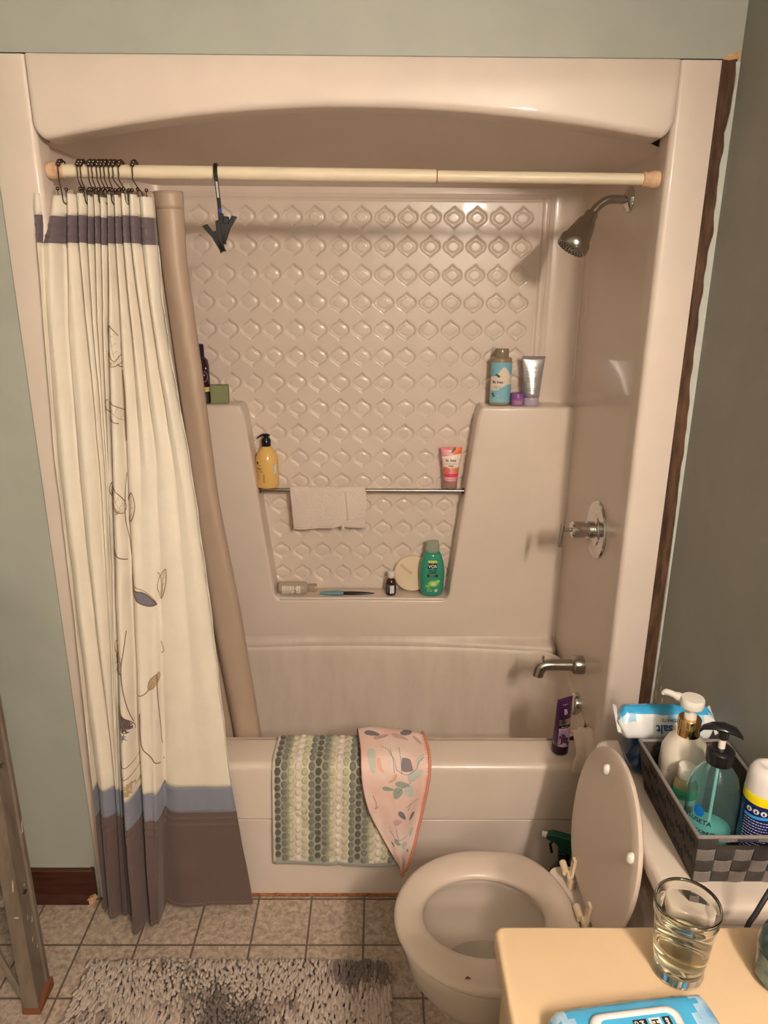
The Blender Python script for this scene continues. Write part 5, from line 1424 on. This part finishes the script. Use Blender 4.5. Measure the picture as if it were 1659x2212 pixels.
jr = thing('jar', 'small purple jar between tall bottle and silver tube', 'jar', (.5020, .632, 1.3665))
bm = new(); lathe(bm, [(.018, 0), (.0205, .002), (.0205, .0205)], 32); link('jar_body', bm, mat('orchid_jar', rgb(168, 112, 164), .2, coat=.4), jr, ang=60)
bm = new(); lathe(bm, [(.0215, .021), (.0215, .038), (.020, .0400)], 32); link('jar_lid', bm, mat('purple_lid', rgb(138, 84, 150), .3), jr, ang=50)
lines(cyl_fn(.0205, 0), -.012, .014, .024, 2, .005, m_ink_w, jr, .001)

tu = thing('lotion_tube', 'silver squeeze tube with lilac cap on the right shelf', 'tube', (.5480, .640, 1.3665))
bm = new(); lathe(bm, [(.0240, 0), (.0252, .001), (.0252, .025), (.0240, .027)], 36, 1, .85); link('tube_cap', bm, mat('lilac_cap', rgb(178, 168, 190), .25), tu, ang=50)
bm = new(); loft(bm, sq_loops(.027, .155, .0262, .0375, thin=.0016, pw=1.1), True, True, True); link('tube_body', bm, mat('silver_tube', (.62, .61, .64, 1), .28, metal=.75), tu, ang=180)
F = sq_fn(.027, .155, .0262, .0375, thin=.0016, pw=1.1)
m_inkg = mat('grey_ink', rgb(70, 66, 76), .5)
text('ESTĒE', .0085, F, m_inkg, tu, -.0215, .126); text('LAUDER', .0085, F, m_inkg, tu, -.0215, .117); text('Perfectly', .0085, F, m_inkg, tu, -.0215, .105); text('Clean', .0085, F, m_inkg, tu, -.0215, .096); lines(F, -.0205, .089, .034, 2, .004, m_inkg, tu, .0013); lines(F, -.0205, .080, .032, 2, .004, m_inkg, tu, .0013)
lines(F, -.0195, .054, .036, 2, .006, m_inkg, tu, .0015); lines(F, -.0185, .037, .024, 1, .006, m_inkg, tu, .0013)

so = thing('soap_bar', 'green square soap bar on end on the left shelf', 'soap', (-.4565, .640, 1.3665), (0, 0, radians(4)))
bm = new(); box(bm, -.0285, .0285, -.014, .014, 0, .059); link('soap_block', bm, mat('olive_soap', rgb(136, 140, 100), .6, var=.12, vscale=30, bump=.15, bscale=80), so, bevel=.002)
mk = thing('bottle', 'dark plum bottle half hidden by the liner on left shelf', 'bottle', (-.520, .642, 1.3665))
prof = [(.030, 0), (.0335, .002), (.0340, .006), (.0340, .120), (.031, .136), (.022, .147), (.016, .149)]
bm = new(); lathe(bm, prof, 36, 1, .75); link('bottle_body', bm, mat('plum_bottle', rgb(50, 18, 32), .2, coat=.3), mk, ang=60)
bm = new(); lathe(bm, [(.0205, .148), (.021, .150), (.021, .184), (.019, .186)], 28, 1, .75); link('bottle_cap', bm, mat('plum_cap', rgb(38, 24, 48), .3), mk, ang=50)
F = lathe_fn(prof, 0, .0007, 1, .75)
patch('cream_band', F, -.03, .048, .038, .053, mat('band_cream', rgb(222, 206, 134), .5), mk); patch('black_band', F, -.03, .048, .002, .037, m_black_soft, mk)
text('HAIR MASK', .0062, F, m_ink_w, mk, -.016, .117); text('BIOTIN', .0085, F, m_ink_w, mk, -.002, .088); lines(lathe_fn(prof, 0, .0013, 1, .75), .004, .030, .03, 4, .006, m_ink_w, mk); lines(lathe_fn(prof, 0, .0013, 1, .75), .004, .047, .03, 1, .006, m_ink, mk)
bm = new(); P = [F(a, b) for a, b in ((.000, .098), (.026, .102), (.034, .094), (.034, .080), (.026, .070), (.000, .076))]; tube(bm, P, .0006, 4); link('hexagon_print', bm, m_ink_w, mk)
blob('badge', F, [(.030 + .003 * cos(a * pi / 4), .112 + .003 * sin(a * pi / 4)) for a in range(8)], m_ink_w, mk)
